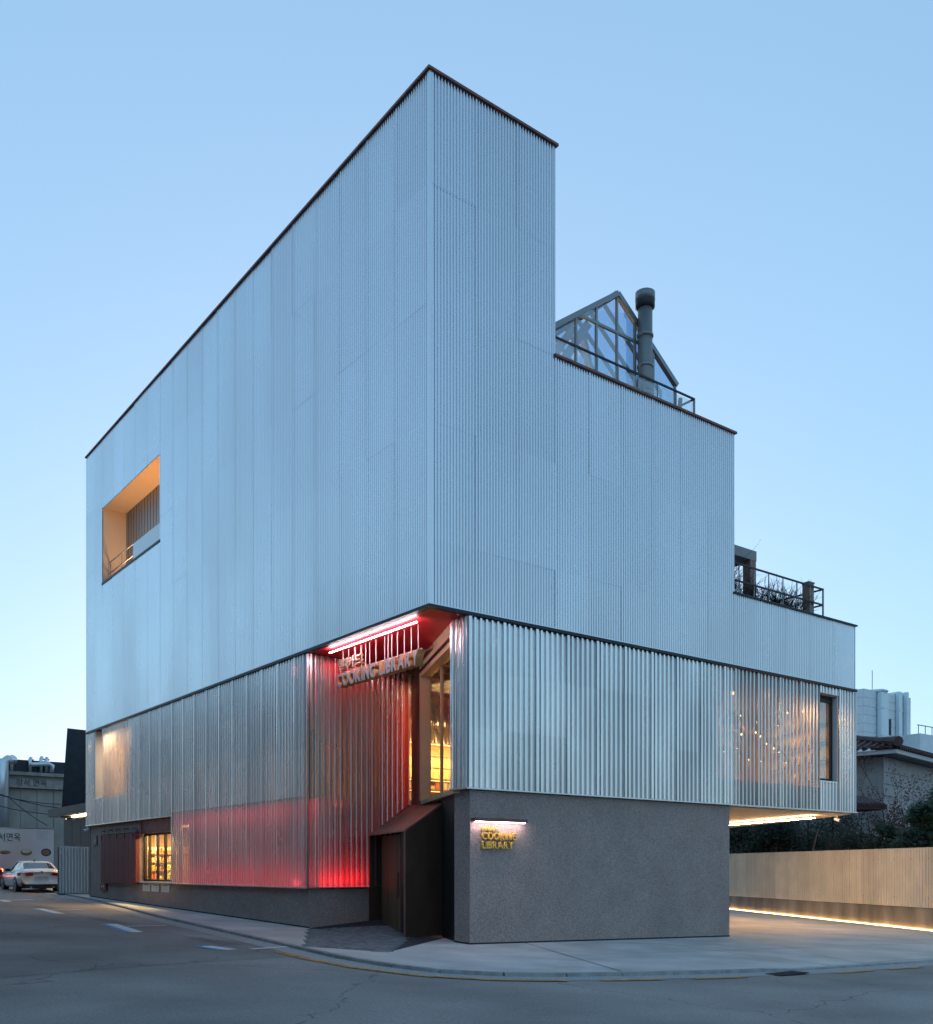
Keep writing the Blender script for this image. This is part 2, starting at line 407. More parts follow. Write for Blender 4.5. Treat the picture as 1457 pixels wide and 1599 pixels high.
for poly in ([(-30, -6.8), (-12, -3.2), (-6.2, -1.2), (-3.4, -.6), (-3.3, 22), (-7.6, 22), (-9, 8), (-30, 3)],):
    b_ = MB(); b_.quad(*[(x, y, RZ(x, y) + .004) for x, y in poly]); b_.build('asphalt_patch', 'asphalt_patch', road)
def paint(name, m, poly, dz=.009):
    b_ = MB()
    A = sum(poly[i][0] * poly[(i + 1) % len(poly)][1] - poly[(i + 1) % len(poly)][0] * poly[i][1] for i in range(len(poly)))
    if A < 0: poly = poly[::-1]
    b_.quad(*[(x, y, RZ(x, y) + dz) for x, y in poly]); return b_.build(name, m, road)
def pline(name, m, a, b, w, dz=.009):
    a = Vector(a); b = Vector(b); d = (b - a).normalized(); n = Vector((-d.y, d.x)) * w / 2
    return paint(name, m, [tuple(a - n), tuple(b - n), tuple(b + n), tuple(a + n)], dz)
k_ = 1.026  # the road lies a little below the pavement: push the marks out along the view rays
def rp(x, y): return (-11.332 + (x + 11.332) * k_, -16.085 + (y + 16.085) * k_)
for (a, b, t0, t1) in (((-3.96, 7.6), (-4.25, 4.9), (-3.9, 6.66), (-2.95, 6.72)), ((-3.92, 14.5), (-4.0, 11.9), (-3.9, 13.6), (-2.85, 13.8))):
    a = rp(*a); b = rp(*b)
    pline('parking_mark', 'paint_white', a, b, .26)
    pline('parking_mark_edge', 'paint_blue', (a[0] - .20, a[1]), (b[0] - .20, b[1]), .12)
    pline('parking_mark', 'paint_white', rp(*t0), rp(*t1), .15, .013)
pline('parking_mark', 'paint_white', rp(-3.78, 19.9), rp(-2.7, 20.4), .28)
pline('parking_mark', 'paint_white', rp(-3.75, 20.2), rp(-3.9, 18.6), .28, .013)
pline('parking_mark', 'paint_white', rp(-4.20, 1.3), rp(-4.03, .48), .24)
pline('parking_mark_edge', 'paint_blue', rp(-4.40, 1.26), rp(-4.24, .44), .16, .012)
pline('parking_mark', 'paint_white', rp(-3.65, .50), rp(-2.42, .84), .16)
og = offset(KERB, .57)
seg = og[7:13]
for i in range(len(seg) - 1): pline('no_parking_line', 'paint_orange', seg[i], seg[i + 1], .14, .010 + i * .001)
dash = walk(og[12:17], .55)
for i in range(1, len(dash) - 1):
    if i % 3 != 0 and not (2.4 < dash[i].x < 3.6): pline('no_parking_line', 'paint_orange', dash[i], dash[i + 1], .13, .010 + (i % 3) * .001)
pline('no_parking_line', 'paint_orange', rp(-1.41, 27.6), rp(-1.96, 20.5), .14)
# faded lettering on the parking bays
def text_mesh(s, size=1., depth=.0, bold=.0):
    cu = bpy.data.curves.new('t', 'FONT'); cu.body = s; cu.size = size; cu.extrude = depth; cu.offset = bold
    cu.resolution_u = 3
    o = bpy.data.objects.new('t', cu); COL.objects.link(o); bpy.context.view_layer.update()
    me = bpy.data.meshes.new_from_object(o.evaluated_get(bpy.context.evaluated_depsgraph_get()))
    bpy.data.objects.remove(o); bpy.data.curves.remove(cu); return me
def place_mesh(name, me, m, parent, M):
    me.materials.clear()
    for q in (m if isinstance(m, (list, tuple)) else [m]): me.materials.append(MATS[q])
    me.transform(M)
    lo = Vector([min(v.co[i] for v in me.vertices) for i in range(3)]); hi = Vector([max(v.co[i] for v in me.vertices) for i in range(3)]); c = (lo + hi) / 2
    me.transform(Matrix.Translation(-c)); o = bpy.data.objects.new(name, me); COL.objects.link(o); o.parent = parent; o.location = c - wloc(parent); return o
def fit_text(s, w, h, bold=.0, depth=.0):
    me = text_mesh(s, 1., depth, bold)
    xs_ = [v.co.x for v in me.vertices]; ys_ = [v.co.y for v in me.vertices]
    x0, x1, y0, y1 = min(xs_), max(xs_), min(ys_), max(ys_)
    me.transform(Matrix.Diagonal((w / (x1 - x0), h / (y1 - y0), 1, 1)) @ Matrix.Translation((-x0, -y0, 0))); return me
def frame(o, ex, ey):
    ex = Vector(ex).normalized(); ey = Vector(ey).normalized(); ez = ex.cross(ey)
    return Matrix(((ex.x, ey.x, ez.x, o[0]), (ex.y, ey.y, ez.y, o[1]), (ex.z, ey.z, ez.z, o[2]), (0, 0, 0, 1)))
for (x, y, L) in ((-3.75, 3.9, 2.2), (-3.8, 10.6, 2.2), (-3.7, 17.4, 2.2)):
    me = fit_text('거주자', L, .55)
    ex = Vector((.03, -1, -.02)); ey = Vector((1, .03, -.023))
    place_mesh('road_lettering', me, 'paint_faded', road, frame((x, y, RZ(x, y) + .012), ex, ey))

# ------------------------------------------------------------------ the building
LIB = thing('library_building', 'corrugated aluminium corner building with stepped roofline and cantilevered upper volume', 'building', (0, 0, 0))
SHEETS = {}
def clad(face, c, u0, u1, z0, z1, kind, joints, m=None, w=None, parent=LIB):
    """face 'Y': plane y=c, u=x left to right; face 'X': plane x=c, u=y from far to near"""
    pitch, depth = (.0815, .032) if kind == 'fine' else (.155, .072)
    w = w or (1.141 if kind == 'fine' else .93)
    zs = [z0] + [j for j in joints if z0 + .15 < j < z1 - .15] + [z1]
    mm = m or ('aluminium' if kind == 'fine' else 'perforated_metal')
    u = 0; L = abs(u1 - u0)
    while u < L - .01:
        ww = min(w, L - u)
        if L - u - ww < .12: ww = L - u
        for a, b in zip(zs[:-1], zs[1:]):
            me = sheet_mesh(ww + .0, b - a, pitch, depth, mm, kind)
            o = bpy.data.objects.new('cladding_sheet', me); COL.objects.link(o); o.parent = parent
            out = random.uniform(0, .003); tilt = random.gauss(0, .0010); yaw = random.gauss(0, .0012)
            if face == 'Y': o.location = (u0 + u, c - out, a); o.rotation_euler = (tilt, 0, yaw)
            else: o.location = (c - out, u0 - u, a); o.rotation_euler = (tilt, 0, -math.pi / 2 + yaw)
        u += ww
def sheet_mesh(w, h, pitch, depth, m, key):
    k = (round(w, 3), round(h, 3), key, m)
    if k in SHEETS: return SHEETS[k]
    me = bpy.data.meshes.new('cladding_sheet'); xs_ = []
    n = max(1, round(w / pitch)); pitch = w / n
    prof = [(0, 1), (.34, 1), (.48, 0), (.86, 0)] if key.startswith('fine') else [(0, 1), (.16, 1.06), (.36, 1), (.42, .9), (.52, .08), (.57, 0), (.86, 0), (.91, .08)]
    pts = []
    for i in range(n):
        for t, y in prof:
            x = (i + (t * .75 + .25 if i == 0 and t > 0 else t)) * pitch
            if x < w - 1e-4: pts.append((x, -depth * y * ((1.14 if key.startswith('fine') else 1.25) if i == 0 else 1.)))
    pts.append((w, -depth))
    v = []
    for x, y in pts: v += [(x, y, 0), (x, y, h)]
    f = [(2 * i, 2 * i + 2, 2 * i + 3, 2 * i + 1) for i in range(len(pts) - 1)]
    me.from_pydata(v, [], f); me.materials.append(MATS[m])
    me.update(); SHEETS[k] = me; return me

ZT, ZM, ZL, ZB = 17.72, 13.02, 8.82, 6.95
XT, XM, XL = 3.40, 9.76, 15.50
YE = 23.32
J = [8.25, 10.65, 13.05, 15.45]
WY0, WY1, WZ0, WZ1 = 15.25, 21.34, 12.30, 15.15
clad('X', 0., YE, WY1, ZB, ZT, 'fine', J)
clad('X', 0., WY1, WY0, ZB, WZ0, 'fine', J, w=6.09 / 5)
clad('X', 0., WY1, WY0, WZ1, ZT, 'fine', J, w=6.09 / 5)
clad('X', 0., WY0, 0.03, ZB, ZT, 'fine', J, w=1.171)
clad('Y', 0., 0.03, XT, ZB, ZT, 'fine', J, w=1.124)
clad('Y', 0., XT, XM, ZB, ZM, 'fine', J[:2], w=1.06)
clad('Y', 0., XM, XL, ZB, ZL, 'fine', [], w=1.148)
bx('corner_trim', 'corner_trim', LIB, -.037, .045, -.037, .045, ZB, ZT)
bx('corner_trim', 'corner_trim', LIB, XL - .01, XL + .03, -.028, .04, ZB, ZL)
bx('corner_trim', 'corner_trim', LIB, XM - .03, XM + .012, -.026, .04, ZL + .06, ZM)
bx('corner_trim', 'corner_trim', LIB, XT - .03, XT + .012, -.026, .04, ZM + .06, ZT)
# side faces of the steps and back, plain wall cores
bx('wall', 'core_grey', LIB, .08, .35, .08, WY0 - .02, ZB + .06, ZT - .05)
bx('wall', 'core_grey', LIB, .08, .35, WY1 + .02, YE - .02, ZB + .06, ZT - .05)
bx('wall', 'core_grey', LIB, .08, .35, WY0 - .02, WY1 + .02, ZB + .06, WZ0 - .06)
bx('wall', 'core_grey', LIB, .08, .35, WY0 - .02, WY1 + .02, WZ1 + .06, ZT - .05)
bx('wall', 'core_grey', LIB, .36, XT - .02, .08, .35, ZB + .06, ZT - .05)
bx('wall', 'core_grey', LIB, XT - .02, XM - .02, .08, .35, ZB + .06, ZM - .05)
bx('wall', 'core_grey', LIB, XM - .02, XL - .02, .08, .35, ZB + .06, ZL - .05)
bx('wall', 'aluminium', LIB, XT - .3, XT, .36, YE, ZM - .2, ZT - .05)
bx('wall', 'aluminium', LIB, XM - .3, XM, .36, YE, ZL - .2, ZM - .05)
MB().prism([(XL - .3, .36), (XL, .03), (25, 18), (24.7, 18)], ZB + .06, ZL - .05).build('wall', 'aluminium', LIB)
bx('wall', 'aluminium', LIB, 0, XT, YE, YE + .2, ZB, ZT - .05)
bx('roof', 'roof_grey', LIB, .35, XT - .3, .35, YE, ZT - .5, ZT - .35)
bx('roof', 'roof_grey', LIB, XT, XM - .3, .35, YE, ZM - .35, ZM - .2)
MB().prism([(XM, .35), (XL - .3, .35), (24.7, 18), (XM, 18)], ZL - .35, ZL - .2).build('roof', 'roof_grey', LIB)
# copings
cp = .07
bx('coping', 'coping_brown', LIB, -.075, .36, -.075, YE + .1, ZT, ZT + .055)
bx('coping', 'coping_brown', LIB, .362, XT + .07, -.075, .36, ZT, ZT + .055)
bx('coping', 'coping_brown', LIB, XT - .02, XM + .07, -.075, .36, ZM, ZM + .055)
bx('coping', 'dark_metal', LIB, XM - .02, XL + .08, -.075, .36, ZL, ZL + .045)
# drip edge under the upper volume
bx('drip_edge', 'dark_metal', LIB, -.06, .08, -.06, YE + .06, ZB - .075, ZB - .012)
bx('drip_edge', 'dark_metal', LIB, .081, XL + .08, -.06, .08, ZB - .075, ZB - .012)
bx('flashing', 'flashing', LIB, -.065, -.02, -.065, YE + .06, ZB - .011, ZB + .012)
bx('flashing', 'flashing', LIB, -.019, XL + .08, -.065, -.02, ZB - .011, ZB + .012)
# red soffit over the entrance corner, floor slab above
MB().prism([(.082, .082), (1.02, .082), (1.02, .5), (3.12, 5.26), (.082, 5.26)], 6.895, 6.93).build('soffit_panel', 'red_paint', LIB)['label'] = 'bright red soffit over the entrance corner'
MB().prism([(.36, .36), (XL - .32, .36), (20, 8), (20, 18), (.36, 18)], 6.96, 7.12).build('floor_slab', 'core_grey', LIB)
# ---- loggia in the left face
lg = part('loggia', (.4, 18.3, WZ0), LIB)
bx('reveal', 'loggia_plaster', lg, .0, .90, WY1, WY1 + .06, WZ0, WZ1)
bx('reveal', 'loggia_plaster', lg, .0, .74, WY0 - .06, WY0, WZ0, WZ1)
bx('ceiling', 'loggia_plaster', lg, .0, 3.0, WY0 - 2, WY1 + 1.2, WZ1, WZ1 + .05)
bx('floor', 'roof_grey', lg, .0, 3.0, WY0 - 2, WY1 + 1.2, WZ0 - .05, WZ0)
bx('sill', 'dark_metal', lg, -.05, .3, WY0 - .03, WY1 + .03, WZ0 - .03, WZ0 + .045)
b_ = MB()
for i in range(int((WY1 - WY0 + 2) / .30)):
    y = WY1 - i * .30
    bx('wall_panel', 'steel_grey', lg, .86, .90, y - .24, y, WZ0, WZ1)
bx('wall', 'dark_metal', lg, .905, .99, WY0 - 2, WY1 + .06, WZ0, WZ1)
bx('wall', 'loggia_plaster', lg, .36, .86, WY0 - 2, WY0 - 1.9, WZ0, WZ1)
bx('balustrade_pane', 'sky_glare_white', lg, .20, .215, WY0 + .02, 18.55, WZ0 + .09, 13.12)
for z in (13.16, 12.75):
    MB().tube([(.24, WY0 + .02, z), (.24, WY1 - .02, z)], .022, 6).build('handrail', 'steel_grey', lg)
for y in (16.0, 18.6, 19.9, 21.2):
    bx('baluster', 'steel_grey', lg, .225, .255, y, y + .03, WZ0, 13.15)
bx('ceiling_lamp', 'bulb_soft', lg, .5, .58, WY0 - 1.6, WY0 - .7, WZ1 - .04, WZ1 - .005)
def area0(name, loc, rot, sx, sy, e, col):
    la = bpy.data.lights.new(name, 'AREA'); la.shape = 'RECTANGLE'; la.size = sx; la.size_y = sy; la.energy = e * 1.5 / EX; la.color = col
    o = bpy.data.objects.new(name, la); COL.objects.link(o); o.location = loc; o.rotation_euler = rot; o.parent = LIB; return o
area0('loggia_light', (.55, 16.2, WZ0 + .12), (R(180), 0, 0), .3, 2.2, 66, (1, .48, .17))
area0('loggia_light', (.55, 19.4, WZ0 + .12), (R(180), 0, 0), .3, 2.2, 30, (1, .58, .30))

# ---- lower volume: perforated corrugated sheets
ZF = 3.26; JL = [4.55, 5.77]
ZU = 6.86
# street side (x = .05)
clad('X', .06, 23.42, 22.38, ZF + .03, ZU, 'wide', JL)
clad('X', .06, 22.38, 21.35, ZF + .03, 4.27, 'wide', [])
clad('X', .06, 21.35, 18.30, 4.27, ZU, 'wide', [], 'perforated_open')
clad('X', .06, 21.35, 18.30, ZF + .03, 4.27, 'wide', [])
clad('X', .06, 18.30, 14.24, ZF + .03, ZU, 'wide', JL, w=1.015)
clad('X', .06, 14.24, 5.30, 1.13, 3.38, 'wide', [2.2], 'perforated_open')
clad('X', .06, 14.24, 5.30, 3.38, ZU, 'wide', JL)
# return wall to the entrance (y = 5.27)
clad('Y', 5.27, .06, 3.06, 1.13, ZU, 'wide', [4.55], 'perforated_open', w=.93)
# right face
clad('X', 1.0, .54, .06, ZF + .03, ZU, 'wide', [])
clad('Y', .06, .98, 9.8, ZF + .03, ZU, 'wide', JL, w=.93)
clad('Y', .06, 9.8, 13.70, ZF + .03, ZU, 'wide', JL, 'perforated_open', w=.975)
clad('Y', .06, 13.70, 14.68, ZF + .03, 4.13, 'wide', [])
clad('Y', .06, 13.70, 14.68, 6.66, ZU, 'wide', [])
clad('Y', .06, 14.68, 15.58, ZF + .03, ZU, 'wide', JL)
bx('corner_trim', 'flashing', LIB, .955, 1.01, .005, .06, ZF + .03, ZU)
bx('corner_trim', 'flashing', LIB, 15.57, 15.62, .0, .07, ZF + .03, ZU)
bx('corner_trim', 'flashing', LIB, .0, .07, 23.41, 23.46, ZF + .03, ZU)
bx('corner_trim', 'flashing', LIB, .0, .06, 5.21, 5.28, 1.13, ZU)
# flashings
bx('flashing', 'flashing', LIB, -.03, .16, 14.2, 23.5, ZF, ZF + .028)
bx('flashing', 'flashing', LIB, -.03, .16, 5.18, 14.19, 1.10, 1.128)
bx('flashing', 'flashing', LIB, .161, 1.80, 5.18, 5.34, 1.10, 1.128)
bx('flashing', 'flashing', LIB, -.03, .03, 14.19, 14.25, 1.13, ZF - .002)
bx('flashing', 'flashing', LIB, .93, 15.66, -.03, .16, ZF, ZF + .028)
bx('flashing', 'flashing', LIB, .93, 1.15, .161, .60, ZF, ZF + .028)
# backing walls behind the sheets
bx('wall', 'core_grey', LIB, .55, .7, 5.6, 18.25, 3.40, 6.9)
bx('wall', 'core_grey', LIB, .55, .7, 18.25, 23.4, ZF + .06, 4.2)
bx('wall', 'core_grey', LIB, .55, .7, 22.45, 23.4, 4.2, 6.9)
bx('wall', 'red_paint', LIB, .55, .7, 5.6, 14.2, 1.0, 3.38)
bx('wall', 'red_paint', LIB, .70, 3.3, 5.62, 5.75, 1.0, 6.9)  # red up to the top puts a pink wash behind the return sheets
bx('wall', 'core_grey', LIB, 1.05, 9.7, .5, .6, ZF + .06, 6.9)
bx('wall', 'core_grey', LIB, 9.7, 15.2, .5, .6, 6.72, 6.9)
bx('wall', 'core_grey', LIB, 9.7, 15.2, .5, .6, ZF + .06, 4.0)
MB().prism([(15.3, .3), (15.56, .1), (24.5, 16), (24.2, 16)], ZF + .03, 6.9).build('wall', 'galvanised', LIB)
bx('wall', 'core_grey', LIB, .1, 3, 23.25, 23.4, .3, 6.9)
MB().prism([(1.75, .62), (9.0, .62), (9.0, 23.2), (.71, 23.2), (.71, 5.8), (3.6, 5.8)], ZF + .06, ZF + .19).build('floor_slab', 'core_grey', LIB)
# soffit of the cantilever over the driveway
MB().prism([(9.6, .17), (15.62, .17), (16.9, 1.9), (20.6, 8.3), (20.6, 12), (9.6, 12)], ZF - .03, ZF - .001).build('soffit_panel', 'loggia_plaster', LIB)
# red light troughs at the foot of the sheets, plus added fill lights at their top
bx('trough_and_fill_strip', 'led_red', LIB, .16, .18, 5.5, 14.1, 1.14, 1.16)
bx('trough_and_fill_strip', 'led_red', LIB, .4, 1.9, 5.32, 5.34, 1.14, 1.16)
def area(name, loc, rot, sx, sy, e, col):
    la = bpy.data.lights.new(name, 'AREA'); la.shape = 'RECTANGLE'; la.size = sx; la.size_y = sy; la.energy = e * 1.5 / EX; la.color = col
    o = bpy.data.objects.new(name, la); COL.objects.link(o); o.location = loc; o.rotation_euler = rot; o.parent = LIB; return o
area('trough_and_fill_light', (.2, 9.8, 1.20), (R(180), R(26), 0), .12, 8.4, 17, (1, .06, .08))
area('trough_and_fill_light', (1.1, 5.36, 1.20), (R(154), 0, 0), 1.5, .10, 7, (1, .06, .08))
area('trough_and_fill_light', (.2, 9.8, 3.30), (0, R(-26), 0), .12, 8.4, 13, (1, .07, .08))  # fill light added above to even out the red glow
bx('trough_and_fill_strip', 'dark_metal', LIB, .14, .26, 5.5, 14.1, 3.34, 3.37)
area('trough_and_fill_light', (1.7, 5.36, 6.80), (R(26), 0, 0), 2.4, .10, 7, (1, .16, .15))  # added red fill from the top, tints the return sheets pink
bx('trough_and_fill_strip', 'dark_metal', LIB, .4, 3.0, 5.32, 5.42, 6.83, 6.86)
# ---- base walls
def zg(x, y): return GZ(x, y) - .1
BW = lambda n, poly, z1, m='aggregate': MB().prism(poly, zg, z1).build(n, m, LIB, bevel=.012)
BW('base_wall', [(.10, 5.30), (1.90, 5.30), (1.90, 5.55), (.4, 5.55), (.4, 14.2), (.10, 14.2)], 1.098)
BW('base_wall', [(.10, 14.2), (.4, 14.2), (.4, 17.62), (.10, 17.62)], 1.098)
BW('base_wall', [(.10, 17.62), (.4, 17.62), (.4, 23.22), (.10, 23.22)], 3.258)
BW('base_wall', [(1.10, .10), (9.74, .10), (9.74, 9.0), (9.45, 9.0), (9.45, .4), (1.5, .4), (1.5, .74), (1.15, .72)], 3.258)
def foot(a, b):  # thin black strip along the foot of the base walls
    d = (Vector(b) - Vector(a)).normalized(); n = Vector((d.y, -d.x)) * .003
    MB().prism([Vector(a), Vector(b), Vector(b) + n, Vector(a) + n], lambda x, y: GZ(x, y) - .02, lambda x, y: GZ(x, y) + .035).build('foot_strip', 'crack', LIB)
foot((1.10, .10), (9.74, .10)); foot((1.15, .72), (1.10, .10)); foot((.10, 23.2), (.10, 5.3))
# ---- street window with shutter
wd = part('window', (.1, 15.9, 1.16), LIB)
bx('lintel', 'coping_brown', wd, .16, .30, 14.26, 17.62, 2.80, 3.258)
bx('sill', 'flashing', wd, .02, .4, 14.26, 17.62, 1.10, 1.155)
for y in (14.30, 14.92, 15.62, 16.34, 17.12, 17.56):
    bx('mullion', 'black', wd, .26, .34, y - .04, y + .04, 1.16, 2.79)
for z in (1.19, 2.76): bx('frame_rail', 'black', wd, .265, .335, 14.26, 17.6, z - .035, z + .035)
for y0, y1 in ((14.34, 14.88), (14.96, 15.58), (15.66, 16.30), (16.38, 17.08), (17.16, 17.52)):
    bx('pane', 'glass_clear', wd, .297, .303, y0, y1, 1.22, 2.73)
# room behind it
rm = part('shop_room', (2, 16, 1.1), LIB)
bx('floor', 'shelf_wood', rm, .4, 4.0, 13.5, 19, .95, 1.05)
bx('ceiling', 'interior_wall', rm, .4, 4.0, 13.5, 19, 3.05, 3.1)
bx('wall', 'interior_wall', rm, 3.9, 4.0, 13.5, 19, 1.05, 3.05)
bx('wall', 'interior_wall', rm, .41, 3.9, 18.9, 19, 1.05, 3.05)
bx('wall', 'interior_wall', rm, .41, 3.9, 13.5, 13.6, 1.05, 3.05)
for k, z in enumerate((1.2, 1.5, 1.8, 2.1)):
    bx('shelf', 'shelf_wood', rm, .55, 2.4, 17.7, 18.0, z, z + .03)
    x = .58
    while x < 2.3:
        w = random.uniform(.04, .11); hh = random.uniform(.08, .22)
        bx('goods', random.choice(['goods_a', 'goods_b', 'goods_c', 'goods_a', 'leaf_yellow']), rm, x, x + w, 17.72, 17.9, z + .03, z + .03 + hh); x += w + random.uniform(.01, .04)
bx('shelf_back', 'goods_a', rm, .5, 2.5, 18.01, 18.05, 1.06, 2.35)
bx('linear_lamp', 'bulb_soft', rm, 1.0, 1.1, 13.8, 18.4, 3.0, 3.045)
area('shop_light', (1.0, 16.2, 2.98), (0, R(0), 0), .5, 3.2, 330, (1, .62, .24))
# plants inside the window
def leaf_bush(name, c, r, h, n, m, parent, size=.07):
    b_ = MB()
    for i in range(n):
        p = Vector((c[0] + random.gauss(0, r * .5), c[1] + random.gauss(0, r * .5), c[2] + random.uniform(0, h)))
        a = Vector((random.gauss(0, 1), random.gauss(0, 1), random.gauss(0, .8))).normalized(); q = a.orthogonal().normalized()
        b_.quad(p, p + a * size + q * size * .35, p + a * size * 2, p + a * size - q * size * .35)
    return b_.build(name, m, parent)
# ---- sliding shutter: planks hung from hooks
sh = part('sliding_shutter', (-.02, 19.6, 1.05), LIB)
ny = 17
for i in range(ny):
    y0 = 17.62 + (21.48 - 17.62) / ny * i
    bx('plank', 'shutter_wood', sh, -.04 - random.uniform(0, .006), .03, y0 + .004, y0 + (21.48 - 17.62) / ny - .004, 1.06, 2.83)
bx('end_board', 'shutter_wood', sh, -.035, .10, 17.58, 17.618, 1.06, 2.83)
bx('rail', 'dark_metal', sh, .0, .06, 17.6, 21.6, 2.86, 2.92)
for i in range(5):
    y = 17.85 + i * .88
    bx('hanger', 'dark_metal', sh, -.06, -.045, y, y + .05, 2.68, 3.02); bx('hanger', 'dark_metal', sh, -.044, .1, y, y + .05, 2.99, 3.02)
# ---- upper street window
w2 = part('window', (.1, 21.8, 4.27), LIB)
bx('reveal', 'white_paint', w2, -.01, .5, 22.28, 22.37, 4.28, ZU)
bx('reveal', 'flashing', w2, -.01, .5, 21.35, 21.38, 4.28, ZU); bx('sill', 'flashing', w2, -.01, .5, 21.39, 22.27, 4.24, 4.30)
bx('frame', 'dark_metal', w2, .4, .45, 21.39, 21.46, 4.31, ZU); bx('pane', 'glass_clear', w2, .42, .43, 21.47, 22.27, 4.31, ZU)
ro = part('upper_room', (2, 20, 4.2), LIB)
bx('wall', 'interior_wall', ro, 2.4, 2.5, 18.0, 22.6, 3.5, 6.9); bx('wall', 'interior_wall', ro, .72, 2.4, 18.0, 18.1, 3.5, 6.9)
bx('wall', 'interior_wall', ro, .72, 2.4, 22.5, 22.6, 3.5, 6.9)
for k in range(4):
    bx('shelf', 'shelf_wood', ro, 2.0, 2.39, 18.3, 22.4, 4.5 + k * .55, 4.54 + k * .55)
    for q in range(9):
        y = 18.4 + q * .44; bx('goods', random.choice(['goods_a', 'goods_c', 'goods_d']), ro, 2.05, 2.3, y, y + random.uniform(.1, .25), 4.54 + k * .55, 4.54 + k * .55 + random.uniform(.12, .35))
area('upper_room_light', (1.3, 20.2, 6.7), (0, 0, 0), .6, 3, 170, (1, .6, .28))

# ---- entrance: corner glazing on the slanted line from (3.07,5.2) to (1.0,.54)
DA = Vector((1.0, .54)); DB = Vector((3.07, 5.2)); dd = (DB - DA).normalized(); dn = Vector((dd.y, -dd.x))  # dn points inwards (+x,-y)
def dg(s, off=0.): p = DA + dd * s + dn * off; return (p.x, p.y)
DL = (DB - DA).length
def dslab(name, m, parent, s0, s1, o0, o1, z0, z1):
    return MB().prism([dg(s0, o0), dg(s1, o0), dg(s1, o1), dg(s0, o1)], z0, z1).build(name, m, parent)
ent = part('entrance_window', (2, 2.9, 3.2), LIB)
dslab('post', 'corten', ent, 3.95, DL, 0, .25, 2.2, 6.89)
dslab('header', 'frame_beige', ent, 0.0, 3.945, .0, .1, 6.62, 6.89)
dslab('header_gap', 'black', ent, 0.0, 3.945, .02, .1, 6.52, 6.615)
dslab('jamb', 'frame_beige', ent, 3.80, 3.945, .0, .27, 3.30, 6.515)
dslab('head', 'frame_beige', ent, .0, 3.795, .0, .27, 6.40, 6.515)
dslab('sill', 'frame_beige', ent, .0, 3.795, .0, .27, 3.2, 3.30)
dslab('jamb', 'frame_beige', ent, .0, .08, .0, .27, 3.301, 6.395)
dslab('pane', 'glass_clear', ent, .085, 3.795, .235, .245, 3.301, 6.395)
dslab('mullion', 'frame_beige', ent, 2.3, 2.35, .20, .27, 3.301, 6.395)
# lobby behind it
lb = part('lobby', (4, 3, 3.3), LIB)
bx('wall', 'interior_wall', lb, 7.6, 7.7, .6, 8, 3.46, 6.9); bx('wall', 'interior_wall', lb, 3.3, 7.6, 7.9, 8, 3.46, 6.9)
bx('wall', 'interior_wall', lb, 2.2, 7.6, .61, .66, 3.46, 6.9)
bx('ceiling', 'interior_ceiling', lb, 1.9, 7.6, .66, 7.9, 6.75, 6.8)
for i in range(9): bx('ceiling_slat', 'interior_ceiling', lb, 2.6, 7.6, 1.0 + i * .75, 1.12 + i * .75, 6.6, 6.745)
for i in range(12):
    pass
for i in range(15):
    x = 3.55 + i * .27
    MB().tube([(x, 7.72, 5.35), (x, 7.72, 6.45)], .125, 10).build('metal_flute', 'galvanised', lb, smooth=True)
for z in (4.28, 4.62, 4.96): bx('wall_panel', 'goods_a', lb, 3.4, 7.5, 7.70, 7.76, z, z + .31)
bx('lamp_strip', 'bulb_soft', lb, 3.4, 7.5, 7.6, 7.66, 5.29, 5.32)
for z in (3.5, 3.9, 4.22):
    bx('shelf', 'shelf_wood', lb, 3.4, 7.5, 7.35, 7.69, z, z + .04)
    x = 3.45
    while x < 7.3 and z < 4.2:
        w = random.uniform(.05, .22); bx('goods', random.choice(['goods_a', 'goods_c', 'goods_b', 'goods_c', 'brass']), lb, x, x + w, 7.38, 7.6, z + .04, z + .04 + random.uniform(.1, .3)); x += w + random.uniform(.02, .1)
for z in (3.86, 4.18): bx('lamp_strip', 'bulb_soft', lb, 3.4, 7.5, 7.36, 7.38, z, z + .02)
for x, y, z in ((4.6, 3.8, 5.25), (4.9, 4.6, 5.3), (5.4, 3.2, 5.2), (5.8, 5.2, 5.1)):
    p = part('pendant_or_glint_bulb', (x, y, z), lb)
    MB().tube([(x, y, z + .03), (x, y, 6.6)], .008, 4).build('cord', 'black', p)
    MB().tube([(x, y, z - .05), (x, y, z - .04), (x, y, z + .05)], [.03, .05, .03], 8).build('bulb', 'bulb', p)
area('lobby_light', (4.8, 4.6, 6.55), (0, 0, 0), 2.0, 3, 170, (1, .58, .20))
area('lobby_light_low', (5.4, 7.1, 4.9), (R(40), 0, 0), 3.6, .2, 85, (1, .58, .22))
# ---- steel canopy box and door
cn = part('canopy', (1.4, 3.6, .1), LIB)
A = (1.79, 5.24); B = (.81, 2.12); C_ = (2.17, 2.12); Dd = (3.0, 5.24)
b_ = MB(); t = .02
top = [(A[0], A[1], 2.45), (B[0], B[1], 2.45), (C_[0] + .25, C_[1], 3.44), (Dd[0] + .15, Dd[1], 3.30)]
b_.quad(*[(x, y, z + t) for x, y, z in top][::-1]); b_.quad(*[(x, y, z - t) for x, y, z in top])
for i in range(4):
    p, q = top[i], top[(i + 1) % 4]; b_.quad((p[0], p[1], p[2] - t), (q[0], q[1], q[2] - t), (q[0], q[1], q[2] + t), (p[0], p[1], p[2] + t))
b_.build('roof_plate', 'corten_roof', cn)
def cz(x): return 2.43 + (x - B[0]) * .61
MB().prism([(B[0], 2.095), (2.42, 2.095), (2.42, 2.145), (B[0], 2.145)], lambda x, y: GZ(x, y) - .02 + (.11 if x > 1.5 else 0), lambda x, y: cz(x)).build('side_plate', 'corten', cn)
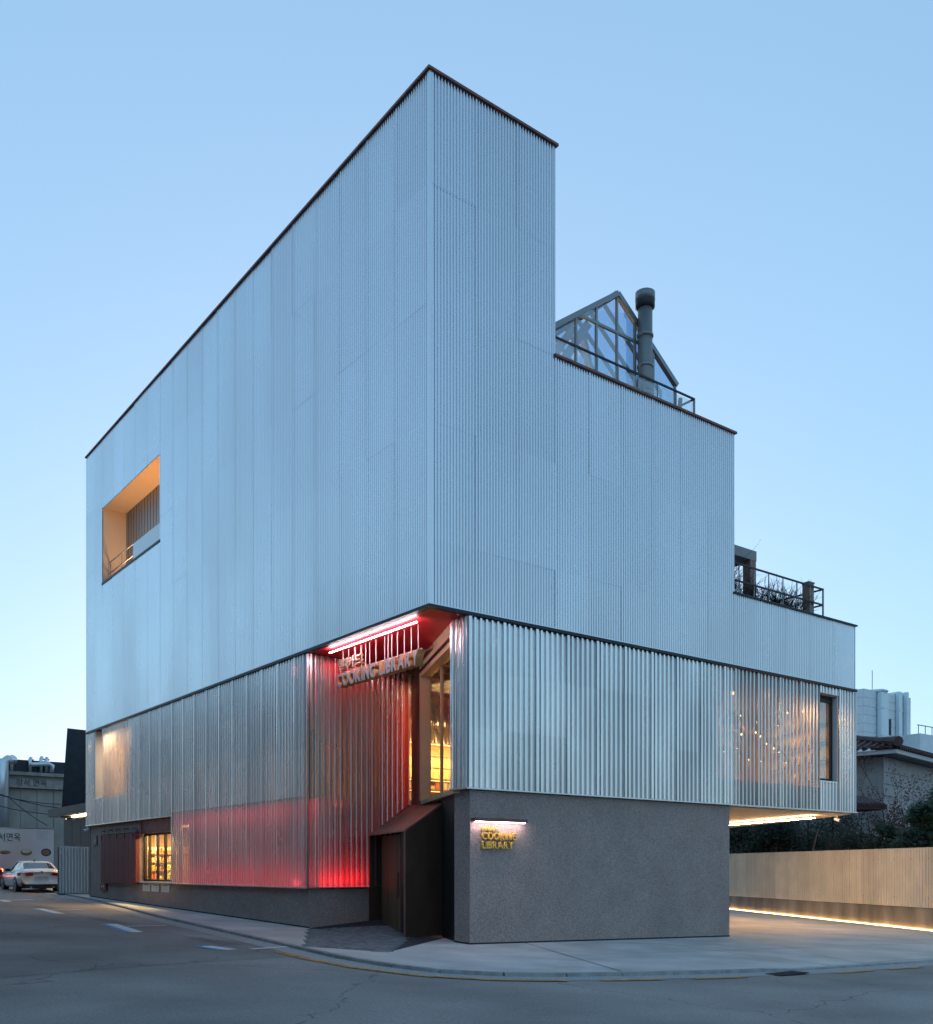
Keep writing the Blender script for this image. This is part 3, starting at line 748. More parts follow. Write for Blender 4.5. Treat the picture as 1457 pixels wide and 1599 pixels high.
MB().box(B[0] - .012, B[0], 2.09, 2.15, GZ(*B) - .02, 2.43).build('edge_trim', 'corten_roof', cn)
MB().prism([(1.79, 5.20), (3.0, 5.20), (3.0, 5.24), (1.79, 5.24)], .1, lambda x, y: 2.43 + (x - 1.79) * .70).build('side_plate', 'corten', cn)
# door set back inside: vertical boards
p0 = Vector((2.06, 5.02)); p1 = Vector((1.30, 3.0)); nb = 15
dr = part('door', (1.9, 4.2, .15), cn)
for i in range(nb):
    a = p0.lerp(p1, (i + .04) / nb); b = p0.lerp(p1, (i + .96) / nb)
    MB().slab(a, b, .05 + random.uniform(0, .012), .10, 2.42).build('door_board', 'door_wood', dr)
q = p0.lerp(p1, .93); MB().tube([(q.x - .07, q.y - .02, .9), (q.x - .07, q.y - .02, 1.5)], .015, 6).build('handle', 'dark_metal', dr)
MB().slab(p1 + Vector((-.01, -.03)), (1.18, 2.16), .04, .05, 2.5).build('door_jamb', 'black', cn)
dslab('wall', 'black', cn, .25, 1.75, .12, .3, 0, 3.2)
dslab('wall', 'corten', cn, 1.76, DL - .2, .9, 1.0, 0, 3.2)
# ------------------------------------------------------------------ signs
hs = thing('hanging_sign', 'hanging letter sign reading COOKING LIBRARY under the red soffit', 'sign', (.65, 2.95, 6.0))
def letters(root, s, start, ex, ey, width, height, depth, bold, mats, spacing=.0, name='letter'):
    """each character is a mesh of its own; laid out over width"""
    adv = []; meshes = []
    for ch in s:
        if ch == ' ': adv.append((None, .32)); continue
        me = text_mesh(ch, 1., depth / 2, bold)
        xs_ = [v.co.x for v in me.vertices]; adv.append((me, max(xs_) - min(xs_))); me.transform(Matrix.Translation((-min(xs_), 0, 0)))
    gap = .09
    tot = sum(a for m_, a in adv) + gap * (len(adv) - 1); ys_ = [v.co.y for m_, a in adv if m_ for v in m_.vertices]
    y0, y1 = min(ys_), max(ys_); sx = width / tot; sy = height / (y1 - y0); x = 0; out = []
    M0 = frame(start, ex, ey)
    for m_, a in adv:
        if m_:
            m_.transform(M0 @ Matrix.Diagonal((sx, sy, 1, 1)) @ Matrix.Translation((x, -y0, 0)))
            o = place_mesh(name, m_, mats, root, Matrix.Identity(4))
            if len(mats) > 1:
                ez = Vector(ex).cross(Vector(ey))
                for p in m_.polygons: p.material_index = 0 if abs(p.normal.dot(ez)) > .7 else 1
            out.append((o, (x + a / 2) * sx))
        x += a + gap
    return out
L1 = letters(hs, 'COOKING LIBRARY', (.65, 4.72, 6.0), (0, -1, 0), (0, 0, 1), 3.5, .34, .20, .04, ['letter_face', 'letter_side_lit'])
L2 = letters(hs, '현대카드', (.65, 4.74, 6.42), (0, -1, 0), (0, 0, 1), 1.06, .27, .12, .02, ['letter_face', 'letter_side_lit'])
bx('rail', 'rod_white', hs, .64, .66, 1.2, 4.72, 6.345, 6.36)
for o, c in L1: 
    bx('rod', 'rod_white', hs, .643, .657, 4.72 - c - .008, 4.72 - c + .008, 6.36, 6.89)
for o, c in L2:
    bx('rod', 'rod_white', hs, .66, .674, 4.74 - c - .03, 4.74 - c - .014, 6.66, 6.89)
ll = thing('linear_lamp', 'thin glowing white light line fixed under the red soffit', 'lamp', (.3, 2.76, 6.86))
bx('tube', 'led_white', ll, .29, .31, .9, 4.62, 6.80, 6.82)
for y in (1.0, 2.76, 4.5): bx('bracket', 'flashing', ll, .295, .305, y, y + .02, 6.821, 6.894)
ws = thing('wall_sign', 'brass letters reading COOKING LIBRARY on the dark base wall', 'sign', (1.8, .05, 2.0))
letters(ws, 'COOKING', (1.38, .045, 2.21), (1, 0, 0), (0, 0, 1), .95, .155, .05, .02, ['brass'])
letters(ws, 'LIBRARY', (1.38, .045, 2.02), (1, 0, 0), (0, 0, 1), .86, .155, .05, .02, ['brass'])
letters(ws, '현대카드', (1.38, .045, 2.385), (1, 0, 0), (0, 0, 1), .46, .10, .03, .015, ['brass'])
wl = thing('wall_light', 'dark bar light mounted over the brass letters', 'lamp', (1.83, .05, 2.57))
bx('housing', 'coping_brown', wl, 1.12, 2.54, -.09, .098, 2.585, 2.66); bx('tube', 'led_white', wl, 1.15, 2.51, -.05, -.02, 2.575, 2.584)
c2 = thing('linear_lamp', 'glowing warm light line under the cantilever above the driveway', 'lamp', (16, 3, 3.2))
MB().slab((15.07, 1.04), (18.2, 8.6), .018, 3.128, 3.148).build('tube', 'led_warm', c2)
for t_ in (.02, .35, .7, .98):
    q = Vector((15.07, 1.04)).lerp(Vector((18.2, 8.6)), t_); bx('bracket', 'flashing', c2, q.x - .01, q.x + .01, q.y - .01, q.y + .01, 3.151, 3.229)
# notices below the window
nt_lab = ['nearest the shutter', 'in the middle of the three', 'farthest from the shutter']
for k, y in enumerate((16.48, 15.63, 14.70)):
    o = thing('notice_board', 'small pale notice card under the shop window, ' + nt_lab[k], 'notice', (.08, y + .35, .83), 'notice cards below the shop window')
    bx('card', 'notice', o, .075, .095, y, y + .72, .82, 1.085, bevel=.01)
    bx('print', 'ink', o, .0735, .075, y + .14, y + .56, 1.03, 1.05)
    for q in range(4): bx('print', 'ink_grey', o, .0735, .075, y + .1, y + .62 - .05 * (q % 2), .87 + q * .038, .879 + q * .038)
o = thing('plaque', 'small dark framed plaque on the base wall by the far corner', 'plaque', (.08, 22.5, 2.5))
bx('board', 'dark_metal', o, .06, .098, 22.36, 22.74, 2.5, 2.86); place_mesh('print', fit_text('6', .12, .2), 'paint_white', o, frame((.058, 22.6, 2.58), (0, -1, 0), (0, 0, 1)))
o = thing('utility_box', 'small dark red box below the left edge of the shutter', 'box', (.06, 21.5, .76))
bx('body', 'sign_red', o, .02, .098, 21.1, 21.8, .76, 1.03, bevel=.01)
for q in (0, .22): bx('label_mark', 'paint_white', o, .016, .0195, 21.35 + q, 21.42 + q, .88, .97)
def cctv(name, label, p, d):
    o = thing(name, label, 'camera', p, 'security cameras')
    MB().tube([Vector(p), Vector(p) + Vector((0, 0, -.1))], .02, 6).build('bracket', 'white_paint', o)
    q = Vector(p) + Vector((0, 0, -.13)); dv = Vector(d).normalized()
    MB().tube([q - dv * .1, q + dv * .14], .05, 8).build('housing', 'white_paint', o); MB().tube([q + dv * .141, q + dv * .15], .04, 8).build('lens', 'black', o)
cctv('security_camera', 'small white security camera under the far left corner of the metal cladding', (.03, 23.45, ZF - .01), (-1, .2, -.3))
cctv('security_camera', 'small white security camera under the cantilever at the right end', (15.9, .8, ZF - .03), (-.3, -1, -.3))

# ---- dining room seen through the perforated sheets on the right
dn_ = part('dining_room', (12.5, 2.5, 3.5), LIB)
MB().prism([(9.72, .62), (15.1, .62), (18.0, 6), (9.72, 6)], 3.46, 3.5).build('floor', 'shelf_wood', dn_); MB().prism([(9.72, .62), (15.1, .62), (18.0, 6), (9.72, 6)], 6.72, 6.78).build('ceiling', 'interior_ceiling', dn_)
bx('wall', 'core_grey', dn_, 9.6, 9.7, .6, 6, 3.5, 6.72); bx('wall', 'interior_wall', dn_, 9.72, 18.4, 5.9, 6, 3.5, 6.72); MB().prism([(15.15, .62), (15.22, .6), (18.2, 5.9), (18.1, 5.95)], 3.5, 6.72).build('wall', 'interior_wall', dn_)
for k in range(4):
    z = 4.3 + k * .55
    MB().prism([(15.0, .75), (15.12, .68), (16.9, 3.9), (16.75, 3.95)], z, z + .03).build('shelf', 'goods_d', dn_)
    for q in range(8):
        x = 15.1 + q * .18; y = .95 + q * .32; MB().tube([(x, y, z + .03), (x, y, z + .2), (x, y, z + .3)], [.05, .05, .02], 7).build('bottle', random.choice(['goods_d', 'brass', 'goods_d']), dn_, smooth=True)
for z in (4.3, 4.85, 5.4, 5.95):
    bx('shelf', 'shelf_wood', dn_, 9.8, 15.0, 3.2, 3.5, z, z + .03)
    x = 9.9
    while x < 14.9:
        w = random.uniform(.05, .12); hh = random.uniform(.12, .36); m_ = random.choice(['brass', 'goods_d', 'goods_d', 'brass', 'goods_b'])
        MB().tube([(x + w / 2, 3.32, z + .03), (x + w / 2, 3.32, z + .03 + hh * .6), (x + w / 2, 3.32, z + .03 + hh * .75), (x + w / 2, 3.32, z + .03 + hh)], [w / 2, w / 2, w / 5, w / 5], 7).build('bottle', m_, dn_, smooth=True); x += w + random.uniform(.05, .3)
for x, y, z in ((10.9, .9, 6.46), (11.6, 1.6, 5.6), (12.5, 1.3, 5.55), (13.0, 1.5, 5.5), (11.5, 1.2, 5.0), (12.4, 1.8, 4.9), (13.3, 1.1, 5.8), (10.4, 1.8, 5.9), (14.2, 1.4, 6.3), (14.35, 2.0, 5.3), (13.4, .9, 4.7), (12.0, .9, 5.75), (11.0, 1.5, 5.2), (10.2, 1.2, 5.55), (10.6, .8, 5.75), (11.3, .9, 5.35), (12.6, 1.0, 5.2), (12.9, 1.4, 4.75), (13.2, 1.0, 5.0), (13.5, 1.2, 6.1), (10.8, 1.1, 4.85), (12.2, 1.6, 6.05), (11.9, 1.1, 4.7), (14.1, .8, 6.25)):
    p = part('pendant_or_glint_bulb', (x, y, z), dn_)  # most are tiny added bulbs standing in for warm glints
    MB().tube([(x, y, z + .02), (x, y, 6.7)], .007, 4).build('cord', 'black', p)
    r_ = .05 if z > 6.4 else random.uniform(.010, .024)
    MB().tube([(x, y, z - r_), (x, y, z - r_ * .5), (x, y, z + r_ * .5), (x, y, z + r_)], [r_ * .4, r_, r_, r_ * .4], 8).build('bulb', 'bulb', p)
    MB().tube([(x, y, z + r_), (x, y, z + .18)], [.12, .03], 10, cap=False).build('shade', 'black', p)
area('dining_light', (13.4, 3.0, 6.6), (0, 0, 0), 4, 1.4, 210, (1, .55, .18))
w3 = part('window', (14.2, .1, 4.13), LIB)
bx('reveal', 'house_white', w3, 14.62, 14.68, .01, .16, 4.14, 6.65); bx('reveal', 'coping_brown', w3, 13.70, 14.61, .01, .16, 6.60, 6.66)
bx('reveal', 'dark_metal', w3, 13.70, 13.74, .01, .16, 4.14, 6.595); bx('sill', 'flashing', w3, 13.70, 14.66, .0, .5, 4.09, 4.14)
bx('frame', 'black', w3, 14.54, 14.615, .161, .22, 4.141, 6.595); bx('frame', 'black', w3, 13.741, 14.539, .161, .22, 4.141, 4.22); bx('frame', 'black', w3, 13.741, 14.539, .161, .22, 6.45, 6.595)
bx('pane', 'glass_dark', w3, 13.742, 14.538, .19, .196, 4.221, 6.449)

# ------------------------------------------------------------------ roof things
gh = thing('rooftop_greenhouse', 'gabled glass house in grey steel frame on the middle roof', 'greenhouse', (6.4, 2.5, 12.8))
GY = 1.0; GB = 2.9; AP = (6.45, 16.0); LE = (4.28, 14.40); RE = (8.62, 14.36); GBASE = 12.85
def roofz(x): 
    return AP[1] + (x - AP[0]) * ((AP[1] - LE[1]) / (AP[0] - LE[0])) if x < AP[0] else AP[1] - (x - AP[0]) * ((AP[1] - RE[1]) / (RE[0] - AP[0]))
mx_ = [4.28, 5.02, 5.71, 6.43, 7.08, 7.77, 8.62]
for fy in (GY, GY + GB):
    for x in mx_: bx('mullion', 'steel_green', gh, x - .028, x + .028, fy - .028, fy + .028, GBASE, roofz(x) - .03)
    MB().bar((LE[0] - .06, fy, LE[1]), (AP[0], fy, AP[1]), .12, .12).build('gable_rafter', 'steel_grey', gh)
    MB().bar((AP[0], fy - .001, AP[1]), (RE[0] + .06, fy - .001, RE[1]), .12, .12).build('gable_rafter', 'steel_grey', gh)
    for z in (13.62, 15.01):
        xa = max(LE[0], AP[0] - (AP[1] - z) * (AP[0] - LE[0]) / (AP[1] - LE[1])) if z > LE[1] else LE[0]
        xb = min(RE[0], AP[0] + (AP[1] - z) * (RE[0] - AP[0]) / (AP[1] - RE[1])) if z > RE[1] else RE[0]
        MB().bar((xa, fy - .002, z), (xb, fy - .002, z), .06, .06).build('transom', 'steel_green', gh)
for i in range(len(mx_) - 1):
    x0, x1 = mx_[i] + .036, mx_[i + 1] - .036
    for fy in (GY, GY + GB):
        for z0, z1 in ((GBASE, 13.59), (13.65, 14.98), (15.04, 99)):
            za, zb = min(z1, roofz(x0) - .1), min(z1, roofz(x1) - .1)
            if max(za, zb) < z0 + .05: continue
            za = max(za, z0); zb = max(zb, z0)
            b_ = MB(); 
            b_.quad((x0, fy, z0), (x1, fy, z0), (x1, fy, zb), (x0, fy, za)); b_.build('pane', 'glass_blue', gh)
for k in range(6):
    y0 = GY + .05 + k * (GB - .1) / 6; y1 = y0 + (GB - .1) / 6 - .05
    for e in (LE, RE):
        b_ = MB(); b_.quad((AP[0], y0, AP[1]), (e[0], y0, e[1]), (e[0], y1, e[1]), (AP[0], y1, AP[1])); b_.build('roof_pane', 'glass_blue', gh)
        MB().bar((AP[0], y1 + .025, AP[1] - .02), (e[0], y1 + .025, e[1] - .02), .06, .09).build('rafter', 'steel_grey', gh)
        b_ = MB(); b_.quad((e[0], y0, GBASE), (e[0], y1, GBASE), (e[0], y1, e[1]), (e[0], y0, e[1])); b_.build('side_pane', 'glass_blue', gh)
        bx('side_mullion', 'steel_green', gh, e[0] - .03, e[0] + .03, y1 + .005, y1 + .045, GBASE, e[1])
MB().bar((AP[0], GY, AP[1]), (AP[0], GY + GB, AP[1]), .1, .12).build('ridge_beam', 'steel_grey', gh)
for (a, b) in (((4.4, GY + 2.2, 13.0), (6.3, GY + 1.4, 15.7)), ((8.4, GY + 2.2, 13.2), (6.6, GY + 1.4, 15.6)), ((4.6, GY + 1.2, 13.0), (6.2, GY + .8, 15.5)), ((5.2, GY + 2.5, 13.0), (6.4, GY + 2.0, 15.6))):
    MB().bar(a, b, .14, .2).build('brace', 'house_white', gh)
bx('blind', 'frame_beige', gh, 5.2, 5.9, GY + 2.0, GY + 2.03, 13.0, 15.2)
bx('lamp_strip', 'bulb_soft', gh, 4.6, 4.66, GY + .6, GY + 1.6, 14.3, 14.33)
area('greenhouse_light', (5.6, GY + 1.2, 13.1), (R(180), 0, 0), 1.2, 1, 14, (1, .6, .3))
fl = thing('chimney_flue', 'tall round grey flue pipe standing before the glass house', 'chimney', (7.25, .8, 12.8))
MB().tube([(7.25, .8, 12.7), (7.25, .8, 16.0)], .185, 20).build('pipe', 'flue', fl, smooth=True)
for z in (15.08, 14.30, 13.6, 13.9): MB().tube([(7.25, .8, z), (7.25, .8, z + .06)], .21 if z > 14 else .19, 20).build('band', 'steel_grey', fl, smooth=True)
MB().tube([(7.25, .8, 15.80), (7.25, .8, 15.83), (7.25, .8, 15.98)], [.21, .245, .245], 20, cap=False).build('collar', 'dark_metal', fl, smooth=True)
MB().tube([(7.25, .8, 15.985), (7.25, .8, 16.20), (7.25, .8, 16.23)], [.25, .25, .2], 20).build('cap', 'flue', fl, smooth=True)
def railing(name, label, x0, x1, y, zb, zts, pane, posts, depth=4.0, ret=None):
    o = thing(name, label, 'railing', ((x0 + x1) / 2, y, zb))
    for z in zts:
        MB().bar((x0, y, z), (x1, y, z), .035, .045).build('handrail', 'dark_metal', o)
        MB().bar((x1 - .02, y + .03, z), (x1 - .02, y + depth, z), .035, .045).build('handrail', 'dark_metal', o)
    for x in posts: bx('post', 'steel_grey', o, x - .012, x + .012, y - .012, y + .012, zb, zts[0] - .02)
    if pane:
        for a, b in zip(posts[:-1], posts[1:]): bx('glass_panel', 'glass_clear', o, a + .02, b - .02, y + .02, y + .03, zb + .03, zts[0] - .06)
    bx('post', 'steel_grey', o, x1 - .04, x1, y - .02, y + .02, zb, zts[0] - .02)
    return o
railing('roof_railing', 'black railing with glass panels along the middle roof edge', 3.62, 8.57, .3, 13.0, (13.70,), True, [3.65 + .7 * i for i in range(8)])
railing('roof_railing', 'black double railing along the lower right roof terrace', 9.9, 14.37, .3, 8.8, (9.80, 9.34), False, [10.4 + .66 * i for i in range(6)])
o = thing('timber_post', 'pale weathered timber post behind the middle roof railing end', 'post', (8.2, .6, 13)); MB().tube([(8.35, .6, 12.8), (8.34, .62, 13.4), (8.37, .6, 13.78)], [.07, .06, .055], 7).build('stem', 'wood_post', o); MB().tube([(8.33, .62, 13.45), (8.31, .66, 13.5)], [.05, .03], 5).build('knot', 'wood_post', o)
o = thing('timber_post', 'square brown timber post at the end of the lower roof terrace', 'post', (13.85, .3, 8.8)); bx('shaft', 'wood_post', o, 13.70, 13.95, .34, .56, 8.7, 9.9); bx('cap', 'pergola', o, 13.68, 13.97, .32, .58, 9.901, 9.94)
pg = thing('pergola', 'concrete frame pergola on the lower roof terrace', 'pergola', (11, 1.5, 8.8))
bx('beam', 'pergola', pg, 9.85, 12.13, 1.0, 1.28, 10.38, 10.66); bx('column', 'wood_post', pg, 11.86, 12.12, 1.01, 1.27, 8.7, 10.378)
bx('beam', 'pergola', pg, 11.86, 12.12, 1.281, 5.0, 10.40, 10.64); bx('column', 'wood_post', pg, 11.86, 12.12, 4.7, 4.96, 8.7, 10.398)
bx('beam', 'pergola', pg, 9.85, 11.859, 4.7, 4.96, 10.40, 10.64)
def twigs(b_, p, d, L, r, lev, out=None, spread=.55):
    n = 3; pts = [Vector(p)]; dv = Vector(d).normalized()
    for i in range(n):
        dv = (dv + Vector((random.gauss(0, .12), random.gauss(0, .12), random.gauss(.03, .08)))).normalized(); pts.append(pts[-1] + dv * L / n)
    b_.tube(pts, [r * (1 - .5 * i / n) for i in range(n + 1)], 3 if r < .02 else 5, cap=False)
    if out is not None: out += [(q, dv.copy()) for q in pts[1:]]
    if lev > 0:
        for k in range(3 if lev > 1 else 4):
            t = random.uniform(.3, 1.0); i = min(n - 1, int(t * n)); q = pts[i].lerp(pts[i + 1], t * n - i) if t < 1 else pts[-1]
            nd = (dv + Vector((random.gauss(0, spread), random.gauss(0, spread), random.gauss(.1, spread * .6)))).normalized()
            twigs(b_, q, nd, L * random.uniform(.5, .75), r * .55, lev - 1, out, spread)
wh = ['just left of the pergola column', 'beside the pergola column', 'second right of the pergola column', 'midway along the terrace railing', 'right of the terrace middle', 'next to the square timber post']
for k, x in enumerate((10.6, 11.5, 12.3, 12.8, 13.25, 13.6)):
    o = thing('bare_shrub', 'leafless twiggy shrub on the lower roof terrace, ' + wh[k], 'shrub', (x, .75, 8.8), 'bare shrubs on the lower roof terrace')
    b_ = MB()
    for i in range(15):
        twigs(b_, (x + random.uniform(-.25, .25), .75 + random.uniform(-.15, .15), 8.75), (random.gauss(0, .45), random.gauss(0, .3), 1), random.uniform(.5, .75), .016, 2)
    b_.build('branch', 'twig', o)
o = thing('bare_shrub', 'thin bare twigs rising behind the pergola beam', 'shrub', (10.6, 1.6, 10.6))
b_ = MB()
for i in range(7): twigs(b_, (10.4 + i * .2, 1.7, 9.4), (random.gauss(.15, .25), random.gauss(0, .2), 1), random.uniform(1.0, 1.45), .016, 2)
b_.build('branch', 'twig', o)

# ------------------------------------------------------------------ right side: wall, fence, neighbours
FA = Vector((17.2, -5.6)); FB = Vector((32.5, 24.9)); FD = (FB - FA).normalized(); FN = Vector((FD.y, -FD.x))
gwall = thing('garden_wall', 'stained low concrete wall under the cream fence', 'wall', (22, 4.8, -.4))
L_ = (FB - FA).length
for k in range(int(L_ / 3) + 1):
    a = FA + FD * (k * 3); b = FA + FD * min(L_, k * 3 + 2.985)
    MB().slab(a, b, .2, lambda x, y: GZ(x, y) - .2, .30).build('wall_section', 'old_concrete', gwall)
fc = thing('corrugated_fence', 'cream corrugated metal fence along the driveway', 'fence', (22, 4.8, .3))
def fence_mesh(w, h, pitch, dep, m):
    me = bpy.data.meshes.new('fence_sheet'); pts = []
    for i in range(int(round(w / pitch))):
        for t, y in ((0, 1), (.45, 1), (.53, 0), (.92, 0)): pts.append(((i + t) * pitch, -dep * y))
    pts.append((w, -dep)); v = []
    for x, y in pts: v += [(x, y, 0), (x, y, h)]
    me.from_pydata(v, [], [(2 * i, 2 * i + 2, 2 * i + 3, 2 * i + 1) for i in range(len(pts) - 1)]); me.materials.append(MATS[m]); return me
fm = fence_mesh(.9, 1.95, .15, .05, 'fence_cream'); ang = math.atan2(-FD.y, -FD.x)
# outward side faces the driveway (towards -x): sheets run from far to near
for k in range(int(L_ / .9)):
    p = FB - FD * (k * .9) - FN * .13
    o = bpy.data.objects.new('fence_sheet', fm); COL.objects.link(o); o.parent = fc; o.location = Vector((p.x, p.y, .31)) - fc.location; o.rotation_euler = (random.gauss(0, .002), 0, ang + random.gauss(0, .004))
    for z in (.62, 1.92):
        q = p - FD * .08 - FN * .032
        if k % 1 == 0: MB().tube([(q.x, q.y, z), (q.x - FN.x * .012, q.y - FN.y * .012, z)], .016, 6).build('screw', 'steel_grey', fc)
bx_ = MB().slab(FA - FN * .0, FB, .05, .31, 2.24).build('back_frame', 'steel_grey', fc)
MB().slab(FA - FN * .12, FB - FN * .12, .10, 2.262, 2.285).build('fence_cap', 'fence_cream', fc)
o = thing('linear_lamp', 'glowing warm light line along the foot of the low concrete wall', 'lamp', (22, 4.8, -.4))
a = FA - FN * .125; b = FB - FN * .125
MB().slab(a, b, .03, lambda x, y: GZ(x, y) + .012, lambda x, y: GZ(x, y) + .028).build('tube', 'led_wall', o)
a = FA - FN * .107; b = FB - FN * .107
MB().slab(a, b, .004, lambda x, y: GZ(x, y) + .006, lambda x, y: GZ(x, y) + .036).build('housing', 'flashing', o)

# view-aligned helper for distant things: metres right of the axis, depth along the axis
FW = Vector((.60645, .79512)); RT = Vector((.79512, -.60645)); C2 = Vector((-11.332, -16.085))
def at(px, py, d):
    p = C2 + FW * d + RT * ((px - 728.5) / 1518.93 * d); return Vector((p.x, p.y, 1.6 + (1356 - py) / 1518.93 * d))
# pale building far right
wb = thing('pale_building', 'pale panelled building with roof ducts beyond the tiled house', 'building', (54, 22, -1))
P0 = at(1349, 1075, 70); zt = P0.z; nrow = 14
BWX = 6.5
bx('wall', 'far_white', wb, P0.x + .06, P0.x + BWX, P0.y + .06, P0.y + 12, -1, zt - .05)
for r in range(nrow):
    z1 = zt - r * .62; z0 = z1 - .60
    spans = ((0, 2.6), (3.75, BWX)) if r in (3, 4) else ((0, BWX),)
    for a, b in spans: bx('wall_panel', 'far_white', wb, P0.x + a, P0.x + b, P0.y, P0.y + .05, z0, z1)
    bx('wall_panel', 'far_white', wb, P0.x, P0.x + .05, P0.y + .06, P0.y + 9, z0, z1)
w_ = part('window', (P0.x + 3, P0.y, zt - 3), wb)
bx('pane', 'dark_cladding', w_, P0.x + 2.61, P0.x + 3.74, P0.y + .03, P0.y + .04, zt - 3.08, zt - 1.88)
bx('frame', 'far_duct', w_, P0.x + 3.14, P0.x + 3.2, P0.y - .01, P0.y + .029, zt - 3.08, zt - 1.88)
du = part('duct', (P0.x + 2, P0.y - .3, 4), wb)
MB().box(P0.x + 1.6, P0.x + 2.5, P0.y - .55, P0.y - .02, 4, zt - .1).build('shaft', 'far_duct', du, bevel=.12)
MB().prism([(P0.x + 1.6, P0.y - .55), (P0.x + 2.5, P0.y - .55), (P0.x + 2.5, P0.y + 2), (P0.x + 1.6, P0.y + 2)], zt - .099, lambda x, y: zt + .1 if y < P0.y else zt + .3).build('bend', 'far_duct', du, bevel=.12)
for k in range(4): MB().box(P0.x + 1.58, P0.x + 2.52, P0.y - .57, P0.y - .01, zt - 1.3 - k * 2, zt - 1.24 - k * 2).build('band', 'far_duct', du)
for x, r_, tp in ((4.45, .20, .22), (5.5, .14, .3)):
    du = part('duct', (P0.x + x, P0.y - .3, 4), wb); X = P0.x + x
    MB().box(X - r_, X + r_, P0.y - .35, P0.y - .02, 4, zt + tp).build('shaft', 'far_duct', du, bevel=.05)
    MB().box(X - r_ + .002, X + r_ - .002, P0.y - .018, P0.y + 2, zt + .002, zt + tp - .002).build('run', 'far_duct', du, bevel=.05)
    for k in range(3): MB().box(X - r_ - .02, X + r_ + .02, P0.y - .37, P0.y - .015, zt - 1.2 - k * 2, zt - 1.14 - k * 2).build('band', 'far_duct', du)
wing = at(1437, 1145, 72)
bx('wall', 'far_white', wb, wing.x, wing.x + 12, wing.y, wing.y + 8, -1, wing.z)
rl = part('roof_railing', (wing.x, wing.y, wing.z), wb)
MB().bar((wing.x, wing.y + .2, wing.z + .65), (wing.x + 12, wing.y + .2, wing.z + .65), .06).build('handrail', 'steel_grey', rl)
for k in range(10): bx('post', 'steel_grey', rl, wing.x + .1 + k, wing.x + .15 + k, wing.y + .18, wing.y + .22, wing.z, wing.z + .62)
q = at(1362, 1075, 72); MB().tube([(q.x, q.y, zt - .5), (q.x, q.y, zt + 1.7)], .03, 5).build('antenna', 'steel_grey', wb)
# tiled house
hs_ = thing('tiled_house', 'old house with dark curved roof tiles and white eaves behind the fence', 'house', (32, 9, 0))
E0 = at(1400, 1166, 44)   # near eave corner
ux = Vector((.983, .178)); uy = Vector((-.178, .983)); ez = E0.z
def hp(u, v): p = Vector((E0.x, E0.y)) + ux * u + uy * v; return (p.x, p.y)
MB().prism([hp(.9, .9), hp(14, .9), hp(14, 9), hp(.9, 9)], -.6, ez - .1).build('wall', 'house_wall', hs_)
for k in range(7):
    z = ez - .5 - k * .55
    MB().prism([hp(.86, .86), hp(13, .86), hp(13, .9), hp(.86, .9)], z - .5, z).build('wall_board', 'house_wall', hs_)
MB().prism([hp(0, 0), hp(15, 0), hp(15, 10), hp(0, 10)], ez - .28, ez - .10).build('eave', 'house_white', hs_)
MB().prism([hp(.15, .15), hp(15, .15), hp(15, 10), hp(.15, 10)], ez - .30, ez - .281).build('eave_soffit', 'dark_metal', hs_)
rid = ez + 1.25
b_ = MB(); A0 = (*hp(-.15, -.15), ez); A1 = (*hp(15, -.15), ez); R0 = (*hp(3.6, 4.6), rid); R1 = (*hp(15, 4.6), rid); A2 = (*hp(-.15, 10), ez)
b_.quad(A0, A1, R1, R0); b_.quad(A2, A0, R0); b_.build('roof', 'roof_tile', hs_)
def lerp3(a, b, t): return tuple(a[i] + (b[i] - a[i]) * t for i in range(3))
for k in range(44):
    t = k / 44 * .86; a = lerp3(A0, A1, t); u_ = 15.15 * t
    hgt = min(1, u_ / 3.75); bb = (*hp(-.15 + u_, -.15 + 4.75 * hgt), ez + 1.25 * hgt)
    MB().tube([a, bb], .11, 6).build('roof_tile', 'roof_tile', hs_)
for k in range(26):
    t = k / 26; v_ = 10.15 * t; hgt = min(1, v_ / 4.75) if v_ < 4.75 else min(1, (10.15 - v_) / 4.75)
    MB().tube([(*hp(-.15, -.15 + v_), ez), (*hp(-.15 + 3.75 * hgt, -.15 + v_), ez + 1.25 * hgt)], .11, 6).build('roof_tile', 'roof_tile', hs_)
b_ = MB(); pts = [lerp3(A0, R0, t) for t in (0, .25, .5, .75, 1)]; pts = [(p[0], p[1], p[2] + dz) for p, dz in zip(pts, (.22, .12, .08, .1, .14))]
b_.tube(pts, [.24, .17, .16, .16, .18], 8).build('hip_ridge', 'roof_tile', hs_)
MB().tube([(R0[0], R0[1], rid + .2), (R1[0], R1[1], rid + .2)], .2, 8).build('ridge', 'roof_tile', hs_)
# lower lean-to roof of the house
q0 = at(1336, 1238, 41); q1 = at(1368, 1262, 40)
b_ = MB()
MB().slab((q0.x - 4, q0.y + 1), (q1.x, q1.y), 1.6, q1.z - .1, lambda x, y: q1.z + .1).build('porch_roof', 'roof_tile', hs_)
for k in range(22):
    a = Vector((q0.x - 4, q0.y + 1)).lerp(Vector((q1.x, q1.y)), k / 22); d = (Vector((q1.x, q1.y)) - Vector((q0.x - 4, q0.y + 1))).normalized(); n_ = Vector((d.y, -d.x))
    MB().tube([(a.x + n_.x * .85, a.y + n_.y * .85, q1.z + .06), (a.x - n_.x * .85, a.y - n_.y * .85, q1.z + .5)], .1, 6).build('roof_tile', 'roof_tile', hs_)
